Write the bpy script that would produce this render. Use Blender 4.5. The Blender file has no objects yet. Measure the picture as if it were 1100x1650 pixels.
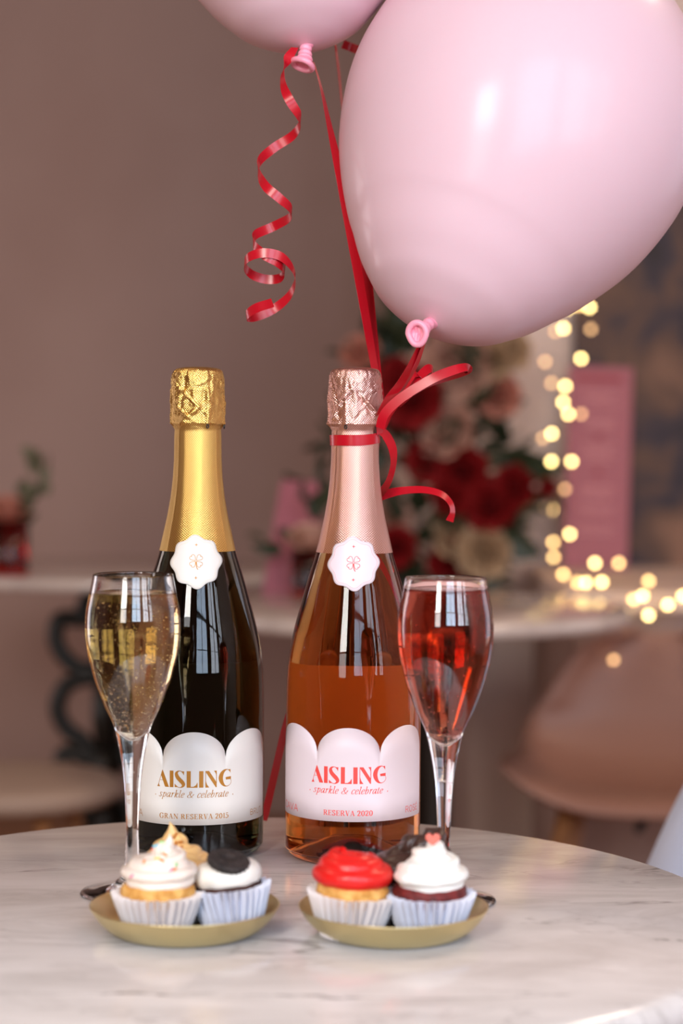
import bpy, bmesh, math, random
from mathutils import Vector, Matrix, noise
from mathutils.bvhtree import BVHTree

PI = math.pi
rnd = random.Random(7)
SC = bpy.context.scene
COL = SC.collection

# ------------------------------------------------------------------ camera
TABLE = 0.75
CAMZ = TABLE + 0.267
LENS = 70.0
FPX = LENS / 36.0 * 1650
PITCH = math.atan((825 - 715) / FPX)
ROLL = math.radians(0.35)
cd = bpy.data.cameras.new('camera')
cam = bpy.data.objects.new('camera', cd)
COL.objects.link(cam)
cd.sensor_fit = 'VERTICAL'
cd.sensor_height = 36.0
cd.sensor_width = 24.0
cd.lens = LENS
cd.clip_start = 0.05
CAMROT = Matrix.Rotation(PI / 2 - PITCH, 4, 'X') @ Matrix.Rotation(ROLL, 4, 'Z')
cam.matrix_world = Matrix.Translation((0, 0, CAMZ)) @ CAMROT
cd.dof.use_dof = True
cd.dof.focus_distance = 1.255
cd.dof.aperture_fstop = 4.7
cd.dof.aperture_blades = 8
SC.camera = cam
R3 = CAMROT.to_3x3()


def ray(px, py):
    return R3 @ Vector(((px - 550) / FPX, -(py - 825) / FPX, -1.0))


def G(px, py, d):
    """world point seen at pixel (px, py) whose world y is d"""
    r = ray(px, py)
    return Vector((0, 0, CAMZ)) + r * (d / r.y)


def T(px, py, z=TABLE):
    """world point seen at pixel on the plane of height z"""
    r = ray(px, py)
    return Vector((0, 0, CAMZ)) + r * ((z - CAMZ) / r.z)


# ------------------------------------------------------------------ world, lights, exposure
W = bpy.data.worlds.new('world')
SC.world = W
W.use_nodes = True
bg = W.node_tree.nodes['Background']
bg.inputs['Color'].default_value = (0.55, 0.68, 1.0, 1)
bg.inputs['Strength'].default_value = 1.0

SC.view_settings.view_transform = 'Standard'
SC.view_settings.look = 'None'
SC.view_settings.exposure = -0.12
SC.view_settings.gamma = 1.0
SC.view_settings.use_curve_mapping = False
SC.cycles.use_denoising = True
SC.cycles.max_bounces = 20
SC.cycles.transmission_bounces = 18
SC.cycles.glossy_bounces = 6
SC.cycles.diffuse_bounces = 4
SC.cycles.transparent_max_bounces = 16
SC.cycles.sample_clamp_indirect = 6.0
SC.cycles.caustics_refractive = True
SC.cycles.caustics_reflective = False
SC.cycles.blur_glossy = 0.4

FRONT_Y = -1.0     # inner face of the window wall behind the camera


def area(name, loc, target, sx, sy, watts, color):
    l = bpy.data.lights.new(name, 'AREA')
    l.shape = 'RECTANGLE'
    l.size = sx
    l.size_y = sy
    l.energy = watts
    l.color = color
    o = bpy.data.objects.new(name, l)
    COL.objects.link(o)
    o.location = loc
    d = Vector(target) - Vector(loc)
    o.rotation_euler = d.to_track_quat('-Z', 'Z').to_euler()
    return o


# daylight through the shop windows behind the camera (x, z, width, height, watts, colour)
WINDOWS = [(-0.82, 2.00, 0.62, 0.95, 56, (1.0, 0.95, 0.88)),
           (0.45, 1.80, 0.90, 1.75, 44, (0.66, 0.81, 1.0)),
           (1.58, 1.80, 0.86, 1.75, 38, (0.86, 0.91, 1.0)),
           (2.60, 1.80, 0.66, 1.75, 26, (0.90, 0.93, 1.0))]
WINDOWS_LOW = [(-0.82, 1.18, 0.62, 0.60, 9, (1.0, 0.93, 0.85))]
for k, (x, z, w, h, wt, c) in enumerate(WINDOWS + WINDOWS_LOW):
    area('daylight', (x, FRONT_Y - 0.05, z), (x, 5, z), w, h, wt, c)
# unseen fill added for the room: from both sides and warm from above
area('daylight', (2.93, 3.0, 1.15), (-2, 3.4, 1.0), 1.6, 1.3, 8, (1.0, 0.84, 0.76))  # added fill towards the right part of the back wall
area('daylight', (-2.93, 3.5, 0.95), (2, 4.0, 0.9), 1.5, 1.1, 17, (1.0, 0.84, 0.76))  # added fill from the left to brighten the back wall
area('ceiling_fill', (1.5, 2.4, 2.82), (1.2, 2.5, 0), 0.5, 0.5, 22, (1.0, 0.74, 0.54))
area('ceiling_fill', (-1.3, 1.6, 2.82), (-1.2, 1.9, 0), 0.5, 0.5, 9, (1.0, 0.76, 0.58))


# ------------------------------------------------------------------ helpers
def link(o):
    COL.objects.link(o)
    return o


def obj(name, verts, faces, m=None, parent=None, smooth=True, uv=None, loc=None, mats=None, fm=None):
    me = bpy.data.meshes.new(name)
    me.from_pydata([tuple(v) for v in verts], [], faces)
    if m:
        me.materials.append(m)
    if smooth:
        me.polygons.foreach_set('use_smooth', [True] * len(me.polygons))
    if uv:
        l = me.uv_layers.new(name='UVMap')
        for lp in me.loops:
            l.data[lp.index].uv = uv[lp.vertex_index]
    me.update()
    o = bpy.data.objects.new(name, me)
    link(o)
    if parent:
        o.parent = parent
    if loc is not None:
        o.location = loc
    return o


def tag(o, label, cat, group=None, kind=None):
    o['label'] = label
    o['category'] = cat
    if group:
        o['group'] = group
    if kind:
        o['kind'] = kind
    return o


def thing(name, label, cat, loc, rotz=0, group=None):
    o = bpy.data.objects.new(name, None)
    link(o)
    o.empty_display_size = 0.02
    o.location = loc
    o.rotation_euler = (0, 0, rotz)
    return tag(o, label, cat, group)


def struct(name, verts, faces, m, smooth=False):
    o = obj(name, verts, faces, m, smooth=smooth)
    o['kind'] = 'structure'
    return o


class MB:
    """collects geometry for one mesh"""

    def __init__(s):
        s.v = []
        s.f = []

    def add(s, vf):
        b = len(s.v)
        s.v += [Vector(q) for q in vf[0]]
        s.f += [tuple(i + b for i in f) for f in vf[1]]
        return s

    def box(s, x0, x1, y0, y1, z0, z1):
        return s.add(box(x0, x1, y0, y1, z0, z1))

    def tube(s, pts, r, n=10):
        return s.add(tube(pts, r, n))

    def build(s, name, m, parent=None, smooth=True, loc=None):
        return obj(name, s.v, s.f, m, parent, smooth, loc=loc)


def box(x0, x1, y0, y1, z0, z1):
    v = [(x, y, z) for x in (x0, x1) for y in (y0, y1) for z in (z0, z1)]
    f = [(0, 1, 3, 2), (4, 6, 7, 5), (0, 4, 5, 1), (2, 3, 7, 6), (0, 2, 6, 4), (1, 5, 7, 3)]
    return v, f


def catmull(pts, n=8, closed=False):
    P = [Vector(p) for p in pts]
    out = []
    N = len(P)
    rng = N if closed else N - 1
    for i in range(rng):
        if closed:
            a, b, c, d = P[(i - 1) % N], P[i], P[(i + 1) % N], P[(i + 2) % N]
        else:
            a = P[i - 1] if i else P[0] * 2 - P[1]
            b, c = P[i], P[i + 1]
            d = P[i + 2] if i + 2 < N else P[-1] * 2 - P[-2]
        for k in range(n):
            t = k / n
            out.append(0.5 * ((2 * b) + (c - a) * t + (2 * a - 5 * b + 4 * c - d) * t * t + (3 * b - a - 3 * c + d) * t ** 3))
    if not closed:
        out.append(P[-1])
    return out


def tube(pts, r, n=10, cap=True, closed=False):
    P = [Vector(p) for p in pts]
    N = len(P)
    rad = r if callable(r) else (lambda t: r)
    v = []
    f = []
    ref = None
    for i in range(N):
        if closed:
            t = (P[(i + 1) % N] - P[i - 1]).normalized()
        else:
            t = (P[min(i + 1, N - 1)] - P[max(i - 1, 0)]).normalized()
        if ref is None:
            ref = t.orthogonal().normalized()
        ref = (ref - t * ref.dot(t))
        if ref.length < 1e-6:
            ref = t.orthogonal()
        ref.normalize()
        b = t.cross(ref)
        rr = rad(i / max(1, N - 1))
        for k in range(n):
            a = 2 * PI * k / n
            v.append(P[i] + (ref * math.cos(a) + b * math.sin(a)) * rr)
    for i in range(N if closed else N - 1):
        j = (i + 1) % N
        for k in range(n):
            l = (k + 1) % n
            f.append((i * n + k, i * n + l, j * n + l, j * n + k))
    if cap and not closed:
        f.append(tuple(range(n - 1, -1, -1)))
        f.append(tuple((N - 1) * n + k for k in range(n)))
    return v, f


def lathe(prof, n=64, disp=None):
    """prof: (r, z) list; r == 0 closes to a pole. disp(angle, i, r, z) -> (dr, dz)"""
    v = []
    f = []
    rows = []
    for i, (r, z) in enumerate(prof):
        if r <= 1e-7:
            rows.append([len(v)])
            v.append(Vector((0, 0, z)))
        else:
            row = []
            for k in range(n):
                a = 2 * PI * k / n
                rr, zz = r, z
                if disp:
                    dr, dz = disp(a, i, r, z)
                    rr += dr
                    zz += dz
                row.append(len(v))
                v.append(Vector((rr * math.sin(a), -rr * math.cos(a), zz)))   # a = 0 faces -Y, a grows towards +X
            rows.append(row)
    for i in range(len(rows) - 1):
        a, b = rows[i], rows[i + 1]
        if len(a) == 1 and len(b) == 1:
            continue
        for k in range(n):
            l = (k + 1) % n
            if len(a) == 1:
                f.append((a[0], b[l], b[k]))
            elif len(b) == 1:
                f.append((a[k], a[l], b[0]))
            else:
                f.append((a[k], a[l], b[l], b[k]))
    return v, f


def smooth_prof(pts, n=6):
    return [(max(0, p.x), p.y) for p in catmull([(a, b, 0) for a, b in pts], n)]


def interp(tab, x):
    if x <= tab[0][0]:
        return tab[0][1]
    for (a, b), (c, d) in zip(tab, tab[1:]):
        if x <= c:
            return b + (d - b) * (x - a) / (c - a)
    return tab[-1][1]


# ------------------------------------------------------------------ materials
def srgb(r, g, b):
    def c(x):
        x /= 255.0
        return x / 12.92 if x <= 0.04045 else ((x + 0.055) / 1.055) ** 2.4
    return (c(r), c(g), c(b), 1)


def mat(name, color, rough=0.5, metal=0.0, **kw):
    m = bpy.data.materials.new(name)
    m.use_nodes = True
    p = m.node_tree.nodes['Principled BSDF']
    p.inputs['Base Color'].default_value = color
    p.inputs['Roughness'].default_value = rough
    p.inputs['Metallic'].default_value = metal
    for k, v in kw.items():
        p.inputs[k.replace('_', ' ')].default_value = v
    return m


def N(m, t, **kw):
    n = m.node_tree.nodes.new(t)
    for k, v in kw.items():
        if k in n.inputs:
            n.inputs[k].default_value = v
        else:
            setattr(n, k, v)
    return n


def L(m, a, ao, b, bi):
    m.node_tree.links.new(a.outputs[ao], b.inputs[bi])


def P_(m):
    return m.node_tree.nodes['Principled BSDF']


def mottle(m, c1, c2, scale=8.0, bump=0.0, bscale=40.0, detail=4.0, bdist=0.002, lo=0.35, hi=0.65):
    tc = N(m, 'ShaderNodeTexCoord')
    no = N(m, 'ShaderNodeTexNoise', Scale=scale, Detail=detail)
    L(m, tc, 'Object', no, 'Vector')
    cr = N(m, 'ShaderNodeValToRGB')
    cr.color_ramp.elements[0].position = lo
    cr.color_ramp.elements[1].position = hi
    cr.color_ramp.elements[0].color = c1
    cr.color_ramp.elements[1].color = c2
    L(m, no, 'Fac', cr, 'Fac')
    L(m, cr, 'Color', P_(m), 'Base Color')
    if bump:
        n2 = N(m, 'ShaderNodeTexNoise', Scale=bscale, Detail=3.0)
        L(m, tc, 'Object', n2, 'Vector')
        b = N(m, 'ShaderNodeBump', Strength=bump, Distance=bdist)
        L(m, n2, 'Fac', b, 'Height')
        L(m, b, 'Normal', P_(m), 'Normal')
    return m


def marble(name, base1, base2, vein, rough):
    m = mat(name, base1, rough)
    tc = N(m, 'ShaderNodeTexCoord')
    mp = N(m, 'ShaderNodeMapping')
    mp.inputs['Rotation'].default_value = (0, 0, math.radians(-14))
    mp.inputs['Scale'].default_value = (1.0, 2.6, 1.0)
    L(m, tc, 'Object', mp, 'Vector')
    no = N(m, 'ShaderNodeTexNoise', Scale=7.0, Detail=8.0, Roughness=0.6, Distortion=1.2)
    L(m, mp, 'Vector', no, 'Vector')
    cr = N(m, 'ShaderNodeValToRGB')
    cr.color_ramp.elements[0].position = 0.32
    cr.color_ramp.elements[1].position = 0.62
    cr.color_ramp.elements[0].color = base2
    cr.color_ramp.elements[1].color = base1
    L(m, no, 'Fac', cr, 'Fac')
    last = cr
    for sc, wd, st, seed in ((3.0, 0.009, 0.85, 0.0), (5.5, 0.014, 0.28, 7.3)):
        ad = N(m, 'ShaderNodeVectorMath', operation='ADD')
        ad.inputs[1].default_value = (seed, seed * 0.7, 0)
        L(m, mp, 'Vector', ad, 0)
        n2 = N(m, 'ShaderNodeTexNoise', Scale=sc, Detail=6.0, Roughness=0.55, Distortion=0.9)
        L(m, ad, 'Vector', n2, 'Vector')
        sb = N(m, 'ShaderNodeMath', operation='SUBTRACT')
        sb.inputs[1].default_value = 0.5
        L(m, n2, 'Fac', sb, 0)
        ab = N(m, 'ShaderNodeMath', operation='ABSOLUTE')
        L(m, sb, 'Value', ab, 0)
        mr = N(m, 'ShaderNodeMapRange')
        mr.inputs['From Min'].default_value = 0.0
        mr.inputs['From Max'].default_value = wd
        mr.inputs['To Min'].default_value = st
        mr.inputs['To Max'].default_value = 0.0
        L(m, ab, 'Value', mr, 'Value')
        n3 = N(m, 'ShaderNodeTexNoise', Scale=5.0, Detail=2.0)
        L(m, ad, 'Vector', n3, 'Vector')
        m3 = N(m, 'ShaderNodeMapRange')
        m3.inputs['From Min'].default_value = 0.45
        m3.inputs['From Max'].default_value = 0.62
        L(m, n3, 'Fac', m3, 'Value')
        mu = N(m, 'ShaderNodeMath', operation='MULTIPLY')
        L(m, mr, 'Result', mu, 0)
        L(m, m3, 'Result', mu, 1)
        mx = N(m, 'ShaderNodeMix', data_type='RGBA')
        L(m, mu, 'Value', mx, 'Factor')
        m.node_tree.links.new(last.outputs['Color'] if last is cr else last.outputs[2], mx.inputs[6])
        mx.inputs[7].default_value = vein
        last = mx
    m.node_tree.links.new(last.outputs[2], P_(m).inputs['Base Color'])
    return m


def foil(name, color, dark):
    """metal foil with embossed diamond knurl, in UV: u around in cycles, v along"""
    m = mat(name, color, 0.3, 1.0)
    uv = N(m, 'ShaderNodeTexCoord')
    sp = N(m, 'ShaderNodeSeparateXYZ')
    L(m, uv, 'UV', sp, 'Vector')
    res = []
    for op in ('ADD', 'SUBTRACT'):
        a = N(m, 'ShaderNodeMath', operation=op)
        L(m, sp, 'X', a, 0)
        L(m, sp, 'Y', a, 1)
        k = N(m, 'ShaderNodeMath', operation='MULTIPLY')
        k.inputs[1].default_value = PI
        L(m, a, 'Value', k, 0)
        s = N(m, 'ShaderNodeMath', operation='SINE')
        L(m, k, 'Value', s, 0)
        q = N(m, 'ShaderNodeMath', operation='ABSOLUTE')
        L(m, s, 'Value', q, 0)
        res.append(q)
    mul = N(m, 'ShaderNodeMath', operation='MULTIPLY')
    L(m, res[0], 'Value', mul, 0)
    L(m, res[1], 'Value', mul, 1)
    b = N(m, 'ShaderNodeBump', Strength=0.7, Distance=0.00022)
    L(m, mul, 'Value', b, 'Height')
    L(m, b, 'Normal', P_(m), 'Normal')
    mx = N(m, 'ShaderNodeMix', data_type='RGBA')
    mx.inputs[6].default_value = dark
    mx.inputs[7].default_value = color
    mr = N(m, 'ShaderNodeMapRange')
    mr.inputs['From Max'].default_value = 0.45
    L(m, mul, 'Value', mr, 'Value')
    L(m, mr, 'Result', mx, 'Factor')
    m.node_tree.links.new(mx.outputs[2], P_(m).inputs['Base Color'])
    return m


def glass(name, ior=1.45, color=(1, 1, 1, 1), rough=0.0, absorb=None, density=0.0):
    m = mat(name, color, rough, 0.0, IOR=ior)
    P_(m).inputs['Transmission Weight'].default_value = 1.0
    if absorb:
        v = N(m, 'ShaderNodeVolumeAbsorption')
        v.inputs['Color'].default_value = absorb
        v.inputs['Density'].default_value = density
        m.node_tree.links.new(v.outputs[0], m.node_tree.nodes['Material Output'].inputs['Volume'])
    return m


def paper(name, color, trans=0.25, rough=0.55):
    m = mat(name, color, rough)
    t = N(m, 'ShaderNodeBsdfTranslucent')
    t.inputs['Color'].default_value = color
    mx = N(m, 'ShaderNodeMixShader')
    mx.inputs[0].default_value = trans
    m.node_tree.links.new(P_(m).outputs[0], mx.inputs[1])
    m.node_tree.links.new(t.outputs[0], mx.inputs[2])
    m.node_tree.links.new(mx.outputs[0], m.node_tree.nodes['Material Output'].inputs['Surface'])
    return m


def emit(name, color, strength):
    m = mat(name, (0.8, 0.7, 0.5, 1), 0.4)
    P_(m).inputs['Emission Color'].default_value = color
    P_(m).inputs['Emission Strength'].default_value = strength
    return m


M = {}
M['marble'] = marble('white_marble', srgb(238, 232, 228), srgb(210, 203, 198), srgb(98, 84, 78), 0.15)
M['marble_far'] = marble('far_marble', srgb(205, 190, 180), srgb(185, 170, 162), srgb(120, 105, 98), 0.13)
M['wall'] = mottle(mat('mauve_plaster', srgb(168, 138, 127), 0.85), srgb(163, 133, 122), srgb(172, 143, 132), 1.6)
M['wall_light'] = mottle(mat('pale_plaster', srgb(218, 194, 180), 0.85), srgb(212, 186, 171), srgb(222, 199, 186), 3.0)
M['panel'] = mottle(mat('rose_panel', srgb(160, 130, 118), 0.6), srgb(152, 122, 110), srgb(166, 136, 124), 2.0)
M['ceiling'] = mat('warm_ceiling', srgb(150, 125, 115), 0.9)
M['floor'] = mottle(mat('wood_floor', srgb(150, 105, 72), 0.5), srgb(128, 86, 58), srgb(165, 118, 82), 3.0)
M['trim'] = mat('window_frame_paint', srgb(60, 48, 42), 0.5)
M['iron'] = mat('black_iron', srgb(38, 36, 32), 0.45, 0.3)
M['wood'] = mottle(mat('warm_wood', srgb(150, 98, 60), 0.5), srgb(128, 80, 48), srgb(168, 114, 72), 14.0)
M['shell'] = mat('rose_beige_plastic', srgb(150, 108, 92), 0.5)
M['shell_grey'] = mat('pale_grey_plastic', srgb(200, 206, 222), 0.45)
M['cream'] = mat('cream_seat', srgb(165, 142, 126), 0.6)
M['brass'] = mat('satin_brass', srgb(222, 204, 152), 0.38, 1.0)
M['gold_foil'] = foil('gold_foil', srgb(240, 200, 120), srgb(206, 160, 78))
M['rose_foil'] = foil('rose_gold_foil', srgb(240, 196, 184), srgb(205, 140, 124))
M['green_glass'] = glass('dark_green_glass', 1.46, absorb=(0.22, 0.25, 0.08, 1), density=75)
M['rose_glass'] = glass('rose_wine_glass', 1.40, absorb=(0.87, 0.55, 0.10, 1), density=48)
M['clear_glass'] = glass('clear_glass', 1.5)
M['cava'] = glass('golden_wine', 1.34, absorb=(0.88, 0.74, 0.34, 1), density=40)
M['rosado'] = glass('pink_wine', 1.34, absorb=(0.88, 0.36, 0.16, 1), density=86)
M['bubble'] = glass('gas_bubble', 0.76)
M['foam'] = mat('pink_foam', srgb(225, 175, 165), 0.6)
M['label_white'] = paper('white_label', srgb(228, 222, 215), 0.0, 0.45)
M['label_pink'] = paper('blush_label', srgb(234, 217, 222), 0.0, 0.45)
M['back_label'] = paper('back_label', srgb(252, 244, 230), 0.62)
M['gold_ink'] = mat('gold_ink', srgb(186, 124, 42), 0.4, 0.25)
M['red_ink'] = mat('coral_red_ink', srgb(238, 76, 68), 0.5)
M['faint_red'] = mat('faint_red_ink', srgb(222, 150, 150), 0.5)
M['faint_gold'] = mat('faint_gold_ink', srgb(226, 204, 170), 0.5)
M['balloon'] = mat('pink_latex', srgb(224, 188, 196), 0.55, Coat_Weight=0.34, Coat_Roughness=0.2, Specular_IOR_Level=0.25)
P_(M['balloon']).inputs['Subsurface Weight'].default_value = 0.12
P_(M['balloon']).inputs['Subsurface Radius'].default_value = (1.0, 0.4, 0.45)
P_(M['balloon']).inputs['Subsurface Scale'].default_value = 0.02
M['knot'] = mat('pink_latex_knot', srgb(246, 158, 178), 0.35)
M['ribbon'] = mat('red_satin_ribbon', srgb(186, 14, 32), 0.27)
M['cake'] = mottle(mat('vanilla_sponge', srgb(226, 168, 84), 0.75), srgb(206, 142, 62), srgb(238, 186, 106), 160, 0.6, 500, bdist=0.0008)
M['choc_cake'] = mottle(mat('chocolate_sponge', srgb(58, 30, 24), 0.7), srgb(46, 22, 18), srgb(70, 38, 30), 160, 0.6, 500, bdist=0.0008)
M['red_cake'] = mottle(mat('red_velvet_sponge', srgb(104, 26, 26), 0.6), srgb(84, 18, 20), srgb(124, 36, 34), 180, 0.6, 500, bdist=0.0008)


def frosting(name, c, rough=0.42):
    m = mat(name, c, rough)
    p = P_(m)
    p.inputs['Subsurface Weight'].default_value = 0.15
    p.inputs['Subsurface Radius'].default_value = (1.0, 0.7, 0.5)
    p.inputs['Subsurface Scale'].default_value = 0.003
    return m


M['f_vanilla'] = frosting('vanilla_frosting', srgb(250, 234, 220))
M['f_caramel'] = frosting('caramel_frosting', srgb(236, 192, 126))
M['f_cookie'] = frosting('cookie_frosting', srgb(244, 238, 228))
M['f_red'] = frosting('red_frosting', srgb(226, 28, 24), 0.35)
M['f_white'] = frosting('white_frosting', srgb(250, 248, 240))
M['f_choc'] = mat('chocolate_frosting', srgb(66, 44, 37), 0.38)
M['wrap_w'] = paper('white_baking_paper', srgb(246, 236, 232), 0.18)
M['wrap_b'] = paper('cool_white_baking_paper', srgb(236, 236, 246), 0.15)
M['cookie'] = mottle(mat('black_cookie', srgb(40, 32, 30), 0.75), srgb(32, 25, 24), srgb(56, 46, 43), 220, 0.9, 420, bdist=0.0012)
M['heart'] = mat('coral_sugar', srgb(238, 122, 104), 0.5)
for n, c in (('orange', (236, 140, 40)), ('yellow', (250, 220, 90)), ('blue', (90, 200, 225)), ('green', (150, 220, 140)),
             ('pink', (246, 140, 170)), ('red', (226, 90, 60))):
    M['s_' + n] = mat(n + '_sprinkle', srgb(*c), 0.4)
M['crumb'] = mat('caramel_crumb', srgb(190, 118, 40), 0.6)
M['red_rose'] = mat('red_petals', srgb(138, 10, 14), 0.6)
M['blush_rose'] = mat('blush_petals', srgb(200, 154, 134), 0.6)
M['cream_rose'] = mat('cream_petals', srgb(194, 162, 128), 0.6)
M['peach_rose'] = mat('peach_petals', srgb(196, 128, 108), 0.6)
M['leaf'] = mat('dark_green_leaf', srgb(42, 50, 28), 0.5)
M['leaf_pale'] = mat('eucalyptus_leaf', srgb(104, 100, 76), 0.6)
M['red_glass'] = glass('ruby_glass', 1.45, (0.75, 0.03, 0.03, 1), 0.05)
M['card_pink'] = mat('pink_card', srgb(158, 84, 98), 0.6)
M['menu_pink'] = mat('pink_menu_board', srgb(166, 94, 104), 0.6)
M['menu_ink'] = mat('dark_red_ink', srgb(150, 52, 62), 0.6)
M['pot'] = mat('dark_pedestal', srgb(52, 44, 38), 0.6)
M['wire'] = mat('thin_copper_wire', srgb(120, 95, 70), 0.4, 0.6)
M['bulb_bright'] = emit('bulb_bright', (1.0, 0.72, 0.27, 1), 16.0)
M['bulb_mid'] = emit('bulb_mid', (1.0, 0.62, 0.22, 1), 11.0)
M['bulb_dim'] = emit('bulb_dim', (1.0, 0.54, 0.22, 1), 4.6)
for k in ('bulb_bright', 'bulb_mid', 'bulb_dim'):
    M[k].cycles.emission_sampling = 'NONE'
mu = mat('mural_paint', srgb(70, 55, 52), 0.75)
tc = N(mu, 'ShaderNodeTexCoord')
no = N(mu, 'ShaderNodeTexNoise', Scale=6.0, Detail=3.0, Roughness=0.5, Distortion=0.6)
L(mu, tc, 'Object', no, 'Vector')
cr = N(mu, 'ShaderNodeValToRGB')
cr.color_ramp.elements[0].position = 0.30
cr.color_ramp.elements[0].color = srgb(44, 36, 32)
cr.color_ramp.elements[1].position = 0.72
cr.color_ramp.elements[1].color = srgb(140, 104, 84)
e = cr.color_ramp.elements.new(0.44)
e.color = srgb(58, 50, 58)
e = cr.color_ramp.elements.new(0.56)
e.color = srgb(96, 72, 60)
L(mu, no, 'Fac', cr, 'Fac')
L(mu, cr, 'Color', P_(mu), 'Base Color')
M['mural'] = mu

# ------------------------------------------------------------------ the room
BACK = 5.45
BACK_R = 4.42
XL, XR, ZC = -3.0, 3.0, 2.9
struct('floor', *box(XL, XR, FRONT_Y - 0.1, BACK + 0.1, -0.08, 0), M['floor'])
struct('ceiling', *box(XL, XR, FRONT_Y - 0.1, BACK + 0.1, ZC, ZC + 0.08), M['ceiling'])
b = MB()
b.box(XL - 0.1, XL, FRONT_Y, 2.7, 0, ZC).box(XL - 0.1, XL, 4.3, BACK, 0, ZC)
b.box(XL - 0.1, XL, 2.7, 4.3, 0, 0.35).box(XL - 0.1, XL, 2.7, 4.3, 1.55, ZC)
struct('wall_left', b.v, b.f, M['wall'])  # opening made for the added fill on this side
# right wall with an opening made for the added side fill
b = MB()
b.box(XR, XR + 0.1, FRONT_Y, 2.15, 0, ZC).box(XR, XR + 0.1, 3.85, BACK, 0, ZC)
b.box(XR, XR + 0.1, 2.15, 3.85, 0, 0.45).box(XR, XR + 0.1, 2.15, 3.85, 1.85, ZC)
struct('wall_right', b.v, b.f, M['wall_light'])
struct('wall_back', *box(XL, 0.18, BACK, BACK + 0.1, 0, ZC), M['wall'])
JX = G(745, 700, BACK_R).x
struct('wall_back_right', *box(0.12, XR, BACK_R, BACK_R + 0.12, 0, ZC), M['wall_light'])
struct('wall_return', *box(0.12, 0.2, BACK_R + 0.12, BACK, 0, ZC), M['wall'])
struct('baseboard_back', *box(XL, 0.12, BACK - 0.02, BACK, 0, 0.10), M['panel'])
# shop front behind the camera: wall with four window openings
xs = sorted([(-0.82, 1.68, 0.62, 1.60, 0, 0)] + WINDOWS[1:])
b = MB()
x0 = XL
for (x, z, w, h, wt, c) in xs:
    b.box(x0, x - w / 2, FRONT_Y - 0.1, FRONT_Y, 0, ZC)
    b.box(x - w / 2, x + w / 2, FRONT_Y - 0.1, FRONT_Y, 0, z - h / 2)
    b.box(x - w / 2, x + w / 2, FRONT_Y - 0.1, FRONT_Y, z + h / 2, ZC)
    x0 = x + w / 2
b.box(x0, XR, FRONT_Y - 0.1, FRONT_Y, 0, ZC)
struct('wall_front', b.v, b.f, M['wall'])
for k, (x, z, w, h, wt, c) in enumerate(xs):
    b = MB()
    t = 0.03
    y0, y1 = FRONT_Y - 0.04, FRONT_Y + 0.02
    b.box(x - w / 2, x - w / 2 + t, y0, y1, z - h / 2, z + h / 2).box(x + w / 2 - t, x + w / 2, y0, y1, z - h / 2, z + h / 2)
    b.box(x - w / 2 + t, x + w / 2 - t, y0, y1, z - h / 2, z - h / 2 + t).box(x - w / 2 + t, x + w / 2 - t, y0, y1, z + h / 2 - t, z + h / 2)
    if k == 0:
        b.box(x - w / 2 + t, x + w / 2 - t, y0, y1, 1.48, 1.53)
    else:
        b.box(x - 0.012, x + 0.012, y0, y1, z - h / 2 + t, z + h / 2 - t)
        for q in (0.33, 0.62):
            zz = z - h / 2 + h * q
            b.box(x - w / 2 + t, x - 0.012, y0, y1, zz - 0.012, zz + 0.012).box(x + 0.012, x + w / 2 - t, y0, y1, zz - 0.012, zz + 0.012)
    struct('window_%d' % (k + 1), b.v, b.f, M['trim'])

# console counter along the right part of the back wall
CON_Y = 3.62
cx0 = G(893, 930, 3.8).x
con = thing('console_counter', 'low rose-brown counter under the dark mural, fairy lights on top', 'counter', (cx0, CON_Y, 0))
obj('countertop', *box(0, 1.6, 0, BACK_R - CON_Y - 0.002, TABLE - 0.035, TABLE), M['wall_light'], con, smooth=False)
obj('front_panel', *box(0.02, 1.58, 0.03, 0.06, 0, TABLE - 0.036), M['panel'], con, smooth=False)
obj('side_panel', *box(0.02, 0.05, 0.061, BACK_R - CON_Y - 0.01, 0, TABLE - 0.036), M['panel'], con, smooth=False)

# dark mural canvas on the wall
mx0, mz0 = G(922, 915, BACK_R - 0.03).x, G(922, 913, BACK_R - 0.03).z
mural = thing('wall_mural', 'dark navy and brown blotchy painting on the back wall behind the pink menu', 'painting', (mx0, BACK_R - 0.001, mz0))
v, f = box(0, 1.4, -0.03, -0.001, 0, 1.05)
obj('canvas', v, f, M['mural'], mural, smooth=False)


# ------------------------------------------------------------------ tables
def scroll_leg(side):
    """one S-scroll of the cast iron base, in the plane x (outward), z"""
    Q = lambda pts: [(x, 0, z) for x, z in pts]
    a = Q([(0.02, 0.715), (0.05, 0.66), (0.03, 0.638), (0.07, 0.64), (0.103, 0.635), (0.110, 0.60), (0.103, 0.575), (0.084, 0.55), (0.057, 0.532), (0.02, 0.53)])
    c = Q([(0.02, 0.515), (0.06, 0.51), (0.092, 0.49), (0.106, 0.446), (0.088, 0.405), (0.053, 0.378), (0.026, 0.345)])
    d = Q([(0.026, 0.33), (0.075, 0.352), (0.096, 0.34), (0.092, 0.30), (0.088, 0.262), (0.06, 0.25), (0.045, 0.23), (0.06, 0.16), (0.12, 0.09), (0.20, 0.045), (0.25, 0.024), (0.27, 0.024)])
    mb = MB()
    for q in (a, c, d):
        mb.tube(catmull(q, 6), lambda t: 0.019, 8)
    ro = Matrix.Rotation(side, 4, 'Z')
    mb.v = [ro @ p for p in mb.v]
    return mb


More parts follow.
